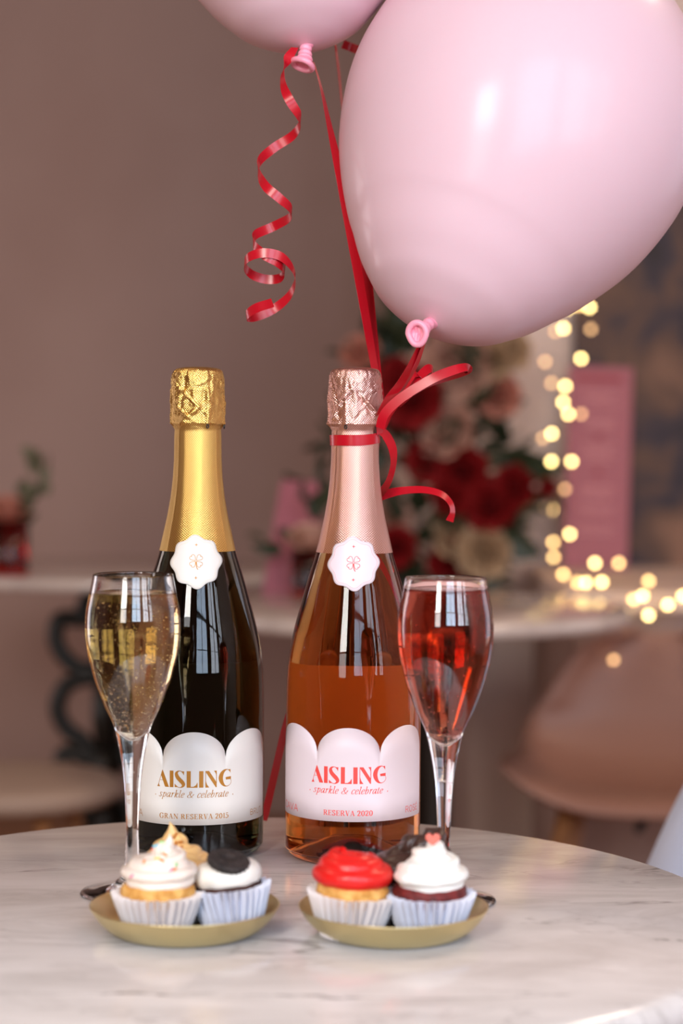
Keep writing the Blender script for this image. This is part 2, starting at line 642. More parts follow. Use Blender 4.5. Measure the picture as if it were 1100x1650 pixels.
def cafe_table(center, r, m, label, iron=True):
    t = thing('cafe_table', label, 'table', (center[0], center[1], 0))
    h = 0.025
    prof = [(0, TABLE - h), (r - 0.010, TABLE - h), (r - 0.004, TABLE - h + 0.002), (r, TABLE - h + 0.009), (r, TABLE - 0.009),
            (r - 0.0025, TABLE - 0.0025), (r - 0.009, TABLE), (0, TABLE)]
    o = obj('tabletop', *lathe(prof, 128), m, t)
    md = o.modifiers.new('edges', 'EDGE_SPLIT')
    md.split_angle = math.radians(50)
    obj('column', *lathe([(0, 0.03), (0.028, 0.03), (0.028, TABLE - h - 0.02), (0.06, TABLE - h - 0.001), (0, TABLE - h - 0.001)], 20), M['iron'], t)
    if iron:
        for k in range(4):
            scroll_leg(k * PI / 2 + PI).build('leg', M['iron'], t)
    else:
        obj('base', *lathe([(0, 0), (0.2, 0), (0.2, 0.012), (0.04, 0.03), (0, 0.031)], 40), M['iron'], t)
    return t


cafe_table((-0.047, 1.1406), 0.281, M['marble'], 'round white marble table in the foreground carrying bottles, glasses and cupcakes', iron=False)
cafe_table((0.12, 3.30), 0.36, M['marble_far'], 'blurred round marble table in the middle behind the pink-labelled bottle', iron=False)
lt = cafe_table((-0.50, 4.25), 0.40, M['marble_far'], 'blurred round marble table at left on a black iron scroll base')


# ------------------------------------------------------------------ chairs
def shell_chair(label, loc, rotz, m, hs=1.0):
    t = thing('shell_chair', label, 'chair', loc, rotz)
    v = []
    f = []
    nu, nv = 17, 22
    # profile along the seat and up the back: (y, z, half width)
    prof = catmull([(-0.23, 0.43, 0.19), (-0.20, 0.452, 0.215), (-0.08, 0.445, 0.23), (0.06, 0.43, 0.23), (0.155, 0.455, 0.235), (0.20, 0.53, 0.225),
                    (0.225, 0.62, 0.20), (0.245, 0.71, 0.165), (0.257, 0.775, 0.125), (0.262, 0.805, 0.07)], 4)
    prof = [Vector((p.x, p.y if p.y < 0.45 else 0.45 + (p.y - 0.45) * hs, p.z)) for p in prof]
    for p in prof:
        for i in range(nu):
            u = -1 + 2 * i / (nu - 1)
            lift = 0.055 * abs(u) ** 3
            up = max(0.0, min(1.0, (p.y - 0.44) / 0.12))
            v.append((u * p.z, p.x - lift * up * 1.0, p.y + lift * (1 - up)))
    for j in range(len(prof) - 1):
        for i in range(nu - 1):
            f.append((j * nu + i, j * nu + i + 1, (j + 1) * nu + i + 1, (j + 1) * nu + i))
    o = obj('seat_shell', v, f, m, t)
    s = o.modifiers.new('thickness', 'SOLIDIFY')
    s.thickness = 0.008
    for sx in (-1, 1):
        for sy in (-1, 1):
            obj('leg', *tube([(sx * 0.12, sy * 0.11, 0.418), (sx * 0.21, sy * 0.20, 0.0)], lambda q: 0.016 - 0.005 * q, 10), M['wood'], t)
    obj('brace', *tube([(-0.15, 0, 0.405), (0.15, 0, 0.405)], 0.008, 8), M['iron'], t)
    obj('brace', *tube([(0, -0.14, 0.395), (0, 0.14, 0.395)], 0.008, 8), M['iron'], t)
    return t


c1 = G(1042, 1290, 3.35)
shell_chair('rose-beige plastic shell chair with wooden legs at right below the fairy lights', (c1.x, 3.35, 0), math.radians(-14), M['shell'], 0.64)
shell_chair('pale grey plastic shell chair at the lower right edge beside the marble table', (0.472, 1.95, 0), math.radians(180), M['shell_grey'])

st = G(20, 1262, 3.3)
stool = thing('stool', 'round cream stool with wooden legs at the lower left edge', 'stool', (st.x, 3.3, 0))
obj('seat', *lathe([(0, 0.42), (0.165, 0.42), (0.178, 0.43), (0.18, 0.445), (0.172, 0.456), (0.15, 0.462), (0, 0.465)], 48), M['cream'], stool)
for k in range(4):
    a = k * PI / 2 + 0.6
    obj('leg', *tube([(0.11 * math.cos(a), 0.11 * math.sin(a), 0.419), (0.17 * math.cos(a), 0.17 * math.sin(a), 0)], 0.014, 10), M['wood'], stool)
obj('foot_ring', *tube([(0.148 * math.cos(a / 24 * 2 * PI), 0.148 * math.sin(a / 24 * 2 * PI), 0.16) for a in range(24)], 0.007, 8, closed=True), M['wood'], stool)


# ------------------------------------------------------------------ flowers, vases, cards
def petal(w, h, cup, n=5):
    v = []
    f = []
    for j in range(n):
        t = j / (n - 1)
        for i in range(n):
            u = -1 + 2 * i / (n - 1)
            ww = w * math.sin(PI * min(0.5 + 0.0, 0.12 + 0.5 * t) ) * (1 - 0.35 * max(0, t - 0.6) / 0.4 * abs(u))
            x = u * ww
            z = h * t * (1 - 0.12 * u * u * t)
            y = -cup * u * u * w * 0.6 + 0.10 * h * math.sin(t * PI) + (0.20 * h * max(0, t - 0.75) * 4) * 0.25
            v.append(Vector((x, y, z)))
    for j in range(n - 1):
        for i in range(n - 1):
            f.append((j * n + i, j * n + i + 1, (j + 1) * n + i + 1, (j + 1) * n + i))
    return v, f


def rose_mesh(name, m, r=1.0):
    mb = MB()
    # opening outwards: rings of (count, base radius, tilt, width, height)
    for cnt, br, tilt, w, h in ((3, 0.06, 4, 0.30, 0.66), (4, 0.14, 14, 0.36, 0.70), (5, 0.22, 28, 0.44, 0.72), (6, 0.28, 48, 0.50, 0.74), (7, 0.30, 70, 0.54, 0.76)):
        off = rnd.random() * 6
        for k in range(cnt):
            v, f = petal(w, h, 0.5)
            a = off + 2 * PI * k / cnt
            mt = Matrix.Rotation(a, 4, 'Z') @ Matrix.Translation((0, br, 0)) @ Matrix.Rotation(-math.radians(tilt + rnd.uniform(-5, 5)), 4, 'X')
            mb.add(([mt @ q for q in v], f))
    mb.add(lathe([(0, -0.15), (0.16, -0.1), (0.2, 0.02), (0.1, 0.3), (0, 0.5)], 10))
    mb.v = [q * r for q in mb.v]
    me = bpy.data.meshes.new(name)
    me.from_pydata([tuple(q) for q in mb.v], [], mb.f)
    me.materials.append(m)
    me.polygons.foreach_set('use_smooth', [True] * len(me.polygons))
    return me


ROSES = {k: rose_mesh('rose', M[k]) for k in ('red_rose', 'blush_rose', 'cream_rose', 'peach_rose')}


def leaf_mesh(m, wide=0.3):
    v = []
    f = []
    for j in range(7):
        t = j / 6
        w = wide * math.sin(PI * t ** 0.8) * (1 if 0 < j < 6 else 0.02)
        for u in (-1, 0, 1):
            v.append((u * w, 0.10 * abs(u) + 0.12 * math.sin(PI * t), t))
    for j in range(6):
        for i in range(2):
            f.append((j * 3 + i, j * 3 + i + 1, j * 3 + i + 4, j * 3 + i + 3))
    me = bpy.data.meshes.new('leaf')
    me.from_pydata(v, [], f)
    me.materials.append(m)
    me.polygons.foreach_set('use_smooth', [True] * len(me.polygons))
    return me


LEAF = leaf_mesh(M['leaf'], 0.30)
LEAF_P = leaf_mesh(M['leaf_pale'], 0.42)


def part_at(name, me, parent, world, direction, size, spin=0.0):
    o = bpy.data.objects.new(name, me)
    link(o)
    o.parent = parent
    q = Vector(direction).to_track_quat('Z', 'Y') @ Matrix.Rotation(spin, 3, 'Z').to_quaternion()
    o.rotation_euler = q.to_euler()
    o.location = Vector(world) - parent.location
    o.scale = (size, size, size)
    return o


FD = 4.15
fb = G(705, 1000, FD)
arr = thing('flower_arrangement', 'tall arrangement of red, blush and cream roses in dark leaves on a dark stand', 'flowers', (fb.x, FD, 0))
obj('stand', *lathe(smooth_prof([(0, 0), (0.11, 0), (0.12, 0.02), (0.05, 0.06), (0.03, 0.2), (0.03, 0.5), (0.06, 0.62), (0.10, 0.70), (0.105, 0.74), (0, 0.74)], 4), 28), M['pot'], arr)
top = G(690, 520, FD).z
obj('stem', *tube(catmull([(0, 0, 0.73), (0.0, 0.01, 0.9), (-0.02, 0.02, 1.1), (-0.05, 0.03, top)], 6), 0.012, 8), M['leaf'], arr)
for px, py, r, k in ((743, 759, 36, 'red_rose'), (684, 744, 30, 'red_rose'), (787, 815, 34, 'red_rose'), (824, 785, 30, 'red_rose'), (660, 640, 42, 'red_rose'),
                     (735, 908, 38, 'red_rose'), (637, 880, 28, 'red_rose'), (728, 795, 30, 'red_rose'), (884, 786, 13, 'red_rose'), (640, 605, 26, 'red_rose'),
                     (729, 584, 52, 'blush_rose'), (803, 636, 30, 'peach_rose'), (716, 690, 40, 'blush_rose'), (748, 858, 46, 'cream_rose'), (778, 890, 36, 'cream_rose'),
                     (815, 560, 34, 'cream_rose'), (578, 562, 26, 'peach_rose'), (634, 828, 28, 'blush_rose'), (690, 640, 30, 'cream_rose'), (790, 580, 28, 'cream_rose')):
    w = G(px, py, FD - 0.10 + rnd.uniform(-0.03, 0.03))
    d = Vector((rnd.uniform(-0.5, 0.5), -1, rnd.uniform(-0.1, 0.7)))
    part_at('rose', ROSES[k], arr, w + d.normalized() * -0.02, d, r * 1.25 * FD / FPX)
for k in range(250):
    # dark leaves around the stem
    t = rnd.random()
    py = 500 + t * 470
    half = interp([(0, 40), (0.2, 85), (0.42, 110), (0.65, 135), (0.85, 110), (1.0, 70)], t)
    cxp = interp([(0, 665), (0.3, 662), (0.55, 715), (0.8, 705), (1.0, 700)], t)
    px = cxp + rnd.uniform(-1, 1) * half
    w = G(px, py, FD + rnd.uniform(-0.09, 0.10))
    d = Vector((rnd.uniform(-1, 1) + (px - cxp) / 90, rnd.uniform(-0.8, 0.3), rnd.uniform(-0.5, 0.9)))
    part_at('leaf', LEAF, arr, w, d, rnd.uniform(0.055, 0.095), rnd.uniform(0, 6))
for px, py, dx in ((800, 735, 1), (812, 742, 1), (790, 722, 1), (840, 770, 1), (530, 770, -1), (545, 790, -1), (560, 740, -1), (575, 700, -0.5)):
    part_at('leaf', LEAF, arr, G(px, py, FD), (dx, -0.4, rnd.uniform(-0.1, 0.4)), 0.10, rnd.uniform(0, 6))


def red_vase(base, r, h, label, flower, fpx, fr, leaves):
    t = thing('flower_vase', label, 'vase', base)
    v, f = lathe([(0, 0.0), (r * 0.92, 0), (r, 0.006), (r, h), (r - 0.004, h), (r - 0.004, 0.012), (0, 0.012)], 40)
    obj('glass_body', v, f, M['red_glass'], t)
    w = G(fpx[0], fpx[1], base[1])
    part_at('rose', ROSES[flower], t, w - Vector((0, 0, fr * 0.4)), (0.1, -0.5, 1), fr * 1.2)
    obj('stem', *tube([(0, 0, 0.014), w - Vector(base) - Vector((0, 0, fr * 0.4))], 0.003, 6), M['leaf'], t)
    for (px, py, dx, dz, s, pale) in leaves:
        part_at('leaf', LEAF_P if pale else LEAF, t, G(px, py, base[1]), (dx, -0.3, dz), s, rnd.uniform(0, 6))
    return t


vb = T(14, 928)
sprig = [(38 + i * 8 + rnd.uniform(-6, 6), 815 - i * 13 + rnd.uniform(-5, 5), rnd.uniform(-1, 1), rnd.uniform(0, 1), 0.04, True) for i in range(5)]
sprig += [(50 + rnd.uniform(-16, 30), 740 + rnd.uniform(-5, 70), rnd.uniform(-1, 1), rnd.uniform(0, 1), 0.035, True) for i in range(11)]
sprig += [(38, 808, 0.5, 0.6, 0.05, False), (5, 840, -1, 0.2, 0.05, False), (30, 835, 1, 0.3, 0.045, False)]
red_vase((vb.x, vb.y, TABLE), 0.040, 0.112, 'ruby glass vase with a pink bloom and eucalyptus on the left table', 'peach_rose', (12, 816), 0.040, sprig)
red_vase((G(496, 950, 3.48).x, 3.48, TABLE), 0.030, 0.082, 'small ruby glass vase with one pale bloom beside the pink card', 'blush_rose', (499, 862), 0.036,
         [(455, 885, -1, 0.2, 0.05, False), (440, 880, -1, 0.1, 0.04, False), (425, 872, -1, 0.3, 0.035, False), (475, 872, -0.5, 0.4, 0.04, False), (505, 840, 0.3, 1, 0.06, False),
          (512, 820, 0.3, 1, 0.06, False), (520, 790, 0.2, 1, 0.06, False), (500, 815, -0.2, 1, 0.05, False), (515, 760, 0.4, 1, 0.06, False)])
cb = G(462, 951, 3.53)
card = thing('table_card', 'folded pink card standing on the middle table beside the small ruby vase', 'card', (cb.x, 3.53, TABLE), math.radians(-8))
hh = G(470, 776, 3.53).z - TABLE
v = [(-0.045, 0, 0), (0.045, 0, 0), (0.055, 0.05, hh), (-0.020, 0.05, hh), (-0.045, 0.10, 0), (0.045, 0.10, 0)]
o = obj('front_leaf', [v[0], v[1], v[2], v[3]], [(0, 1, 2, 3)], M['card_pink'], card, smooth=False)
o.modifiers.new('thickness', 'SOLIDIFY').thickness = 0.002
o = obj('rear_leaf', [v[4], v[5], v[2], v[3]], [(0, 1, 2, 3)], M['card_pink'], card, smooth=False)
o.modifiers.new('thickness', 'SOLIDIFY').thickness = 0.002

# pink menu board leaning above the counter
MD = 4.28
mb0 = G(958, 917, MD)
menu = thing('menu_board', 'tall pink menu board with red print leaning on the mural above the counter', 'menu', (mb0.x, MD, TABLE), 0)
mw = 104 * MD / FPX
mh = G(965, 584, MD).z - TABLE
menu.rotation_euler = (math.radians(-9.5), math.radians(2.0), math.radians(-2))
obj('board', *box(-mw / 2, mw / 2, 0, 0.006, 0, mh), M['menu_pink'], menu, smooth=False)
b = MB()
b.box(-mw * 0.40, mw * 0.34, -0.0012, -0.0002, mh * 0.925, mh * 0.955)
o = b.build('heading', M['menu_ink'], menu, smooth=False)
b = MB()
for q in (0.87, 0.84, 0.81, 0.74, 0.715, 0.69, 0.61, 0.585, 0.56, 0.535, 0.40, 0.375, 0.35, 0.30, 0.275, 0.20, 0.175):
    w_ = mw * rnd.uniform(0.16, 0.34)
    b.box(-w_, w_, -0.001, -0.0002, mh * q, mh * q + 0.0022)
b.build('printed_lines', M['faint_red'], menu, smooth=False)['kind'] = 'stuff'
b = MB()
for q in (0.655, 0.475):
    b.add(([Vector((0.011 * math.cos(a * PI / 4) * (1 if a % 2 else 0.5), -0.0008, mh * q + 0.011 * math.sin(a * PI / 4) * (1 if a % 2 else 0.5))) for a in range(8)], [tuple(range(8))]))
b.build('printed_emblem', M['menu_ink'], menu, smooth=False)

# ------------------------------------------------------------------ fairy lights
FL = [(308, 450, 2), (348, 440, 1), (388, 447, 2), (292, 525, 2), (262, 535, 0), (393, 528, 0), (357, 636, 2), (224, 648, 0), (248, 727, 0), (299, 738, 2), (291, 797, 2), (310, 841, 2),
      (357, 841, 0), (249, 913, 2), (216, 930, 0), (247, 1016, 2), (322, 1016, 2), (250, 1118, 1), (297, 1118, 0), (249, 1193, 1), (222, 1193, 0), (315, 1284, 2), (254, 1314, 1),
      (256, 1370, 1), (291, 1432, 1), (408, 1391, 2), (496, 1391, 1), (343, 1462, 1), (374, 1463, 2), (433, 1461, 2), (606, 1457, 1), (551, 1524, 1), (584, 1512, 2), (677, 1545, 2),
      (606, 1584, 2), (733, 1513, 2), (477, 1748, 0)]
sl = thing('fairy_lights', 'warm white string of fairy lights hanging beside the pink menu and along the counter', 'string lights', (G(900, 930, 4.0).x, 3.6, TABLE))
bm_ = bmesh.new()
bmesh.ops.create_icosphere(bm_, subdivisions=2, radius=0.0052)
BULB = []
for k in ('bulb_dim', 'bulb_mid', 'bulb_bright'):
    me = bpy.data.meshes.new('bulb')
    bm_.to_mesh(me)
    me.materials.append(M[k])
    BULB.append(me)
bm_.free()
wp = []
for (x, y, k) in FL:
    px, py = 780 + x / 2.29, 300 + y / 2.29
    if py < 900:
        d = 4.12 + rnd.uniform(-0.05, 0.05)
    elif py < 950:
        d = min(3.95, max(3.66, (0.267 - 0.009) * FPX / (py - 715)))
    else:
        d = 3.58
    w = G(px, py, d)
    if 3.63 < w.y < 4.05:
        w.z = max(w.z, TABLE + 0.008)
    wp.append(w)
    o = bpy.data.objects.new('bulb', BULB[k])
    link(o)
    o.parent = sl
    o.location = w - sl.location
o = obj('wire', *tube(catmull([w - sl.location + Vector((0, 0.006, 0.003)) for w in wp], 4), 0.0007, 5), M['wire'], sl)

# ------------------------------------------------------------------ lettering engine (flat drawings made of strokes, later wrapped on a surface)


def stroke(mb, pts, width, smooth=True, n=6):
    """pts (x, y[, w]); width(dir) or explicit w per point"""
    ex = len(pts[0]) > 2
    P = [Vector((p[0], p[1], p[2] if ex else 0)) for p in pts]
    if smooth and len(P) > 2:
        P = catmull(P, n)
    elif len(P) == 2:
        P = [P[0].lerp(P[1], i / 4) for i in range(5)]
    else:
        q = []
        for a, b in zip(P, P[1:]):
            q += [a.lerp(b, i / 3) for i in range(3)]
        P = q + [P[-1]]
    b0 = len(mb.v)
    for i, p in enumerate(P):
        d = P[min(i + 1, len(P) - 1)] - P[max(i - 1, 0)]
        d = Vector((d.x, d.y)).normalized()
        w = p.z if ex else width(d)
        mb.v.append(Vector((p.x - d.y * w / 2, p.y + d.x * w / 2, 0)))
        mb.v.append(Vector((p.x + d.y * w / 2, p.y - d.x * w / 2, 0)))
    for i in range(len(P) - 1):
        k = b0 + 2 * i
        mb.f.append((k + 1, k + 3, k + 2, k))


def polyg(mb, pts):
    b0 = len(mb.v)
    mb.v += [Vector((p[0], p[1], 0)) for p in pts]
    mb.f.append(tuple(range(b0, b0 + len(pts))))


def nib(thick, thin):
    return lambda d: thin + (thick - thin) * abs(d.y) ** 1.5


ITAL = {
    's': (0.56, [[(.44, .84), (.32, 1.0), (.16, .96), (.11, .78), (.22, .58), (.36, .38), (.36, .15), (.2, .0), (.05, .06), (-.02, .2)]]),
    'p': (0.72, [[(.06, .82), (.17, 1.0), (.2, .85), (.14, .2), (.1, -.5)], [(.17, .62), (.32, .95), (.5, .95), (.58, .65), (.5, .2), (.32, .0), (.15, .16)], [(-.04, -.5), (.26, -.5)]]),
    'a': (0.70, [[(.5, .85), (.36, 1.0), (.18, .9), (.05, .55), (.05, .2), (.17, .0), (.35, .2), (.5, .62)], [(.56, 1.0), (.5, .3), (.53, .04), (.62, .04), (.7, .2)]]),
    'r': (0.54, [[(.06, .82), (.17, 1.0), (.2, .85), (.14, 0)], [(.18, .6), (.3, .9), (.42, 1.0), (.52, .88)]]),
    'k': (0.66, [[(.04, 1.5), (.15, 1.55), (.12, 0)], [(.14, .5), (.35, .95), (.5, .95), (.5, .75), (.3, .58), (.2, .52)], [(.25, .55), (.38, .15), (.5, .02), (.63, .16)]]),
    'l': (0.36, [[(.04, 1.5), (.15, 1.55), (.12, .3), (.18, .02), (.32, .16)]]),
    'e': (0.55, [[(.08, .45), (.3, .52), (.45, .72), (.42, .95), (.28, 1.0), (.12, .82), (.05, .45), (.1, .12), (.25, .0), (.46, .2)]]),
    'c': (0.53, [[(.46, .8), (.42, .97), (.28, 1.0), (.12, .8), (.05, .45), (.1, .12), (.25, 0), (.45, .2)]]),
    'b': (0.66, [[(.02, 1.5), (.12, 1.55), (.1, .25), (.2, .0), (.38, .1), (.52, .45), (.5, .85), (.38, 1.0), (.22, .85), (.11, .5)]]),
    't': (0.42, [[(.17, 1.32), (.13, .25), (.19, .02), (.33, .16)], [(.0, .98), (.34, .98)]]),
    '&': (1.12, [[(.98, .72), (.82, .35), (.55, .03), (.25, .0), (.05, .2), (.1, .5), (.35, .75), (.55, 1.0), (.5, 1.3), (.33, 1.38), (.22, 1.2), (.3, .9), (.55, .4), (.8, .08), (1.0, .02)],
                 [(.76, .76), (1.1, .76)]]),
    ' ': (0.42, []),
}
CAPS = {
    'G': (0.98, 'G'), 'R': (0.92, 'R'), 'A': (0.92, 'A'), 'N': (1.02, 'N'), 'E': (0.82, 'E'), 'S': (0.70, 'S'), 'V': (0.88, 'V'), ' ': (0.36, ''),
    '2': (0.72, '2'), '0': (0.76, '0'), '1': (0.50, '1'), '5': (0.68, '5')}


def serif_caps(mb, text, x0, y0, h, adv=1.0):
    k, t = 0.17, 0.055
    W_ = nib(0.19, 0.06)
    tk = lambda d: k
    th = lambda d: t
    x = 0.0
    loc = MB()

    def S(pts, w=W_, sm=True):
        stroke(loc, [(x + p[0],) + tuple(p[1:]) for p in pts], w, sm)
    for ch in text:
        if ch == 'G':
            S([(.80, .78), (.64, .97), (.44, 1.0), (.2, .85), (.1, .5), (.2, .15), (.44, 0), (.66, .04), (.8, .2)])
            S([(.78, .44), (.78, .04)], tk)
            S([(.6, .45), (.92, .45)], th)
            S([(.8, 1.0), (.8, .70)], th)
        elif ch == 'R':
            S([(.2, 0), (.2, 1)], tk)
            S([(.2, .97), (.48, .97), (.65, .76), (.5, .53), (.2, .52)])
            S([(.44, .52), (.74, .02)], tk)
            S([(.02, .03), (.38, .03)], th, False)
            S([(.02, .97), (.22, .97)], th, False)
            S([(.66, .03), (.92, .03)], th, False)
        elif ch == 'A':
            S([(.42, 1.0), (.74, .0)], tk)
            S([(.42, 1.0), (.12, 0)], th)
            S([(.2, .34), (.62, .34)], th)
            S([(.0, .03), (.26, .03)], th)
            S([(.56, .03), (.92, .03)], th)
        elif ch == 'N':
            S([(.17, 0), (.17, 1)], th)
            S([(.17, .98), (.80, .02)], tk)
            S([(.82, 0), (.82, 1)], th)
            S([(.02, .03), (.32, .03)], th)
            S([(.0, .97), (.2, .97)], th)
            S([(.68, .97), (.98, .97)], th)
        elif ch == 'E':
            S([(.2, 0), (.2, 1)], tk)
            S([(.02, .97), (.68, .97)], th)
            S([(.2, .52), (.52, .52)], th)
            S([(.02, .03), (.70, .03)], th)
            S([(.67, 1.0), (.67, .74)], th)
            S([(.70, 0), (.70, .28)], th)
            S([(.52, .64), (.52, .40)], th)
        elif ch == 'S':
            S([(.54, .76), (.42, .97), (.28, 1.0), (.13, .88), (.16, .66), (.34, .52), (.52, .36), (.53, .14), (.34, 0), (.18, .03), (.08, .24)])
            S([(.55, 1.0), (.55, .72)], th)
            S([(.07, .0), (.07, .28)], th)
        elif ch == 'V':
            S([(.14, 1.0), (.43, 0)], tk)
            S([(.43, .02), (.74, 1.0)], th)
            S([(.0, .97), (.32, .97)], th)
            S([(.6, .97), (.88, .97)], th)
        elif ch == '2':
            S([(.1, .74), (.18, .95), (.34, 1.0), (.52, .88), (.5, .62), (.3, .32), (.08, .06)])
            S([(.06, .06), (.6, .06)], lambda d: .12)
            S([(.6, .02), (.63, .26)], th)
        elif ch == '0':
            S([(.36, 1.0), (.16, .82), (.1, .5), (.16, .18), (.36, 0), (.56, .18), (.62, .5), (.56, .82), (.36, 1.0)])
        elif ch == '1':
            S([(.25, 0), (.25, 1)], tk)
            S([(.08, .86), (.25, .98)], th)
            S([(.06, .03), (.44, .03)], th)
        elif ch == '5':
            S([(.14, .97), (.56, .97)], lambda d: .11)
            S([(.15, 1.0), (.13, .54)], th)
            S([(.13, .54), (.34, .64), (.54, .5), (.54, .2), (.34, .0), (.16, .03), (.08, .18)])
        x += CAPS[ch][0] * adv
    x -= 0.05
    mb.v_off = len(mb.v)
    mb.add(([Vector((x0 + (q.x - x / 2) * h, y0 + q.y * h, 0)) for q in loc.v], loc.f))


def italic(mb, text, x0, y0, xh, slant=0.22, width=None):
    loc = MB()
    x = 0.0
    W_ = nib(0.125, 0.05)
    for ch in text:
        adv, ss = ITAL[ch]
        for s in ss:
            stroke(loc, [(x + p[0] + slant * p[1], p[1]) for p in s], W_, True, 5)
        x += adv + 0.06
    sx = (width / (x * xh)) if width else 1.0
    mb.add(([Vector((x0 + (q.x - x / 2) * xh * sx, y0 + q.y * xh, 0)) for q in loc.v], loc.f))


SANS = {
    'C': [[(.92, .8), (.7, .97), (.48, 1), (.2, .88), (.04, .5), (.2, .12), (.48, 0), (.7, .03), (.92, .2)]],
    'A': [[(0, 0), (.5, 1)], [(.5, 1), (1, 0)], [(.18, .34), (.82, .34)]],
    'V': [[(0, 1), (.5, 0)], [(.5, 0), (1, 1)]],
    'R': [[(.06, 0), (.06, 1)], [(.06, .97), (.6, .97), (.84, .74), (.6, .5), (.06, .48)], [(.5, .48), (.9, 0)]],
    'O': [[(.5, 1), (.2, .88), (.03, .5), (.2, .12), (.5, 0), (.8, .12), (.97, .5), (.8, .88), (.5, 1)]],
    'S': [[(.82, .8), (.66, .97), (.44, 1), (.2, .93), (.12, .74), (.26, .56), (.6, .46), (.84, .3), (.78, .08), (.5, 0), (.26, .03), (.08, .22)]],
    'É': [[(.08, 0), (.08, 1)], [(.08, .97), (.78, .97)], [(.08, .5), (.7, .5)], [(.08, .03), (.8, .03)], [(.36, 1.12), (.56, 1.32)]],
    'B': [[(.08, 0), (.08, 1)], [(.08, .97), (.56, .97), (.76, .76), (.56, .54), (.08, .52)], [(.5, .53), (.82, .42), (.84, .16), (.56, .03), (.08, .03)]],
    'U': [[(.05, 1), (.05, .38), (.2, .06), (.46, 0), (.72, .06), (.87, .38), (.87, 1)]],
    'T': [[(.0, .97), (.86, .97)], [(.43, .97), (.43, 0)]],
}


def sans(mb, text, x0, x1, y0, h):
    n = len(text)
    cw = (x1 - x0) / n
    for i, ch in enumerate(text):
        for s in SANS[ch]:
            stroke(mb, [(x0 + i * cw + p[0] * cw * 0.82, y0 + p[1] * h) for p in s], lambda d: h * 0.085, len(s) > 2, 5)


def brand(mb, x0, y0, h):
    """the display word, drawn from crop coordinates (cap height 210)"""
    k = h / 210.0
    loc = MB()
    Q = lambda pts: polyg(loc, [(x, 275 - y) for x, y in pts])

    def V(pts):
        stroke(loc, [(p[0], 275 - p[1], p[2]) for p in pts], None, True, 6)
    # A
    Q([(130, 58), (220, 275), (166, 275), (107, 128)])
    V([(128, 66, 6), (98, 160, 6), (66, 262, 6)])
    V([(90, 190, 5), (120, 190, 5), (150, 190, 5)])
    Q([(50, 275), (64, 255), (76, 226), (82, 255), (95, 275)])
    # I
    Q([(230, 66), (279, 66), (279, 275), (230, 275)])
    # S
    V([(412, 92, 5), (392, 74, 7), (360, 67, 9), (334, 76, 22), (318, 102, 40), (330, 142, 48), (362, 178, 50), (394, 210, 50), (408, 240, 42), (394, 264, 22), (368, 275, 9), (335, 268, 7), (304, 240, 5)])
    Q([(418, 70), (413, 122), (400, 95), (378, 72)])
    Q([(296, 228), (312, 246), (338, 266), (340, 272), (296, 272)])
    # L
    Q([(449, 66), (500, 66), (500, 275), (449, 275)])
    Q([(499, 264), (535, 262), (562, 244), (585, 206), (585, 275), (499, 275)])
    # I
    Q([(604, 66), (657, 66), (657, 275), (604, 275)])
    # N
    Q([(682, 66), (728, 66), (826, 216), (826, 275), (814, 275), (689, 84), (682, 84)])
    Q([(682, 66), (689, 84), (689, 275), (682, 275)])
    Q([(819, 66), (827, 66), (827, 218), (819, 206)])
    Q([(682, 275), (688, 190), (702, 236), (730, 275)])
    Q([(827, 66), (821, 128), (812, 96), (790, 66)])
    # G
    V([(1005, 84, 5), (985, 66, 7), (958, 60, 12), (922, 76, 32), (892, 114, 50), (880, 165, 57), (892, 214, 48), (918, 252, 30), (948, 269, 12), (985, 265, 6), (1015, 240, 5), (1024, 212, 5), (1016, 186, 5)])
    Q([(1013, 60), (1013, 108), (1000, 84), (976, 62)])
    Q([(945, 156), (1020, 148), (1020, 186), (948, 186)])
    mb.add(([Vector((x0 + (q.x - 538) * k, y0 + q.y * k, 0)) for q in loc.v], loc.f))


def wrap_build(name, mb, fn, m, parent):
    """map flat (x, y) to a surface by fn and build; long faces are subdivided first"""
    bm = bmesh.new()
    vs = [bm.verts.new(q) for q in mb.v]
    for f in mb.f:
        try:
            bm.faces.new([vs[i] for i in f])
        except ValueError:
            pass
    bm.normal_update()
    for f in bm.faces:
        if f.normal.z < 0:
            f.normal_flip()
    bmesh.ops.triangulate(bm, faces=bm.faces[:])
    for _ in range(3):
        es = [e_ for e_ in bm.edges if e_.calc_length() > 0.0035]
        if not es:
            break
        bmesh.ops.subdivide_edges(bm, edges=es, cuts=1)
        bmesh.ops.triangulate(bm, faces=[f for f in bm.faces if len(f.verts) > 3])
    for q in bm.verts:
        q.co = fn(q.co.x, q.co.y)
    bm.normal_update()
    me = bpy.data.meshes.new(name)
    bm.to_mesh(me)
    bm.free()
    me.materials.append(m)
    o = bpy.data.objects.new(name, me)
    link(o)
    o.parent = parent
    return o


# ------------------------------------------------------------------ bottles
SB = 0.000403
BODY = [(602, 38), (640, 38), (690, 36.5), (700, 37), (740, 37.5), (770, 39.2), (800, 42.6), (830, 47.8), (850, 52.3), (885, 60.2), (920, 71), (940, 77), (960, 82.5), (1000, 93.5),
        (1030, 100.5), (1050, 104), (1080, 107), (1120, 108.2), (1180, 108.5), (1345, 108.5), (1362, 106.5), (1371, 101), (1375, 93)]
BODY_R = [(y, r * SB) for y, r in BODY]


def zz(y):
    return (1376 - y) * SB


def body_r(z):
    return interp(BODY_R, 1376 - z / SB)


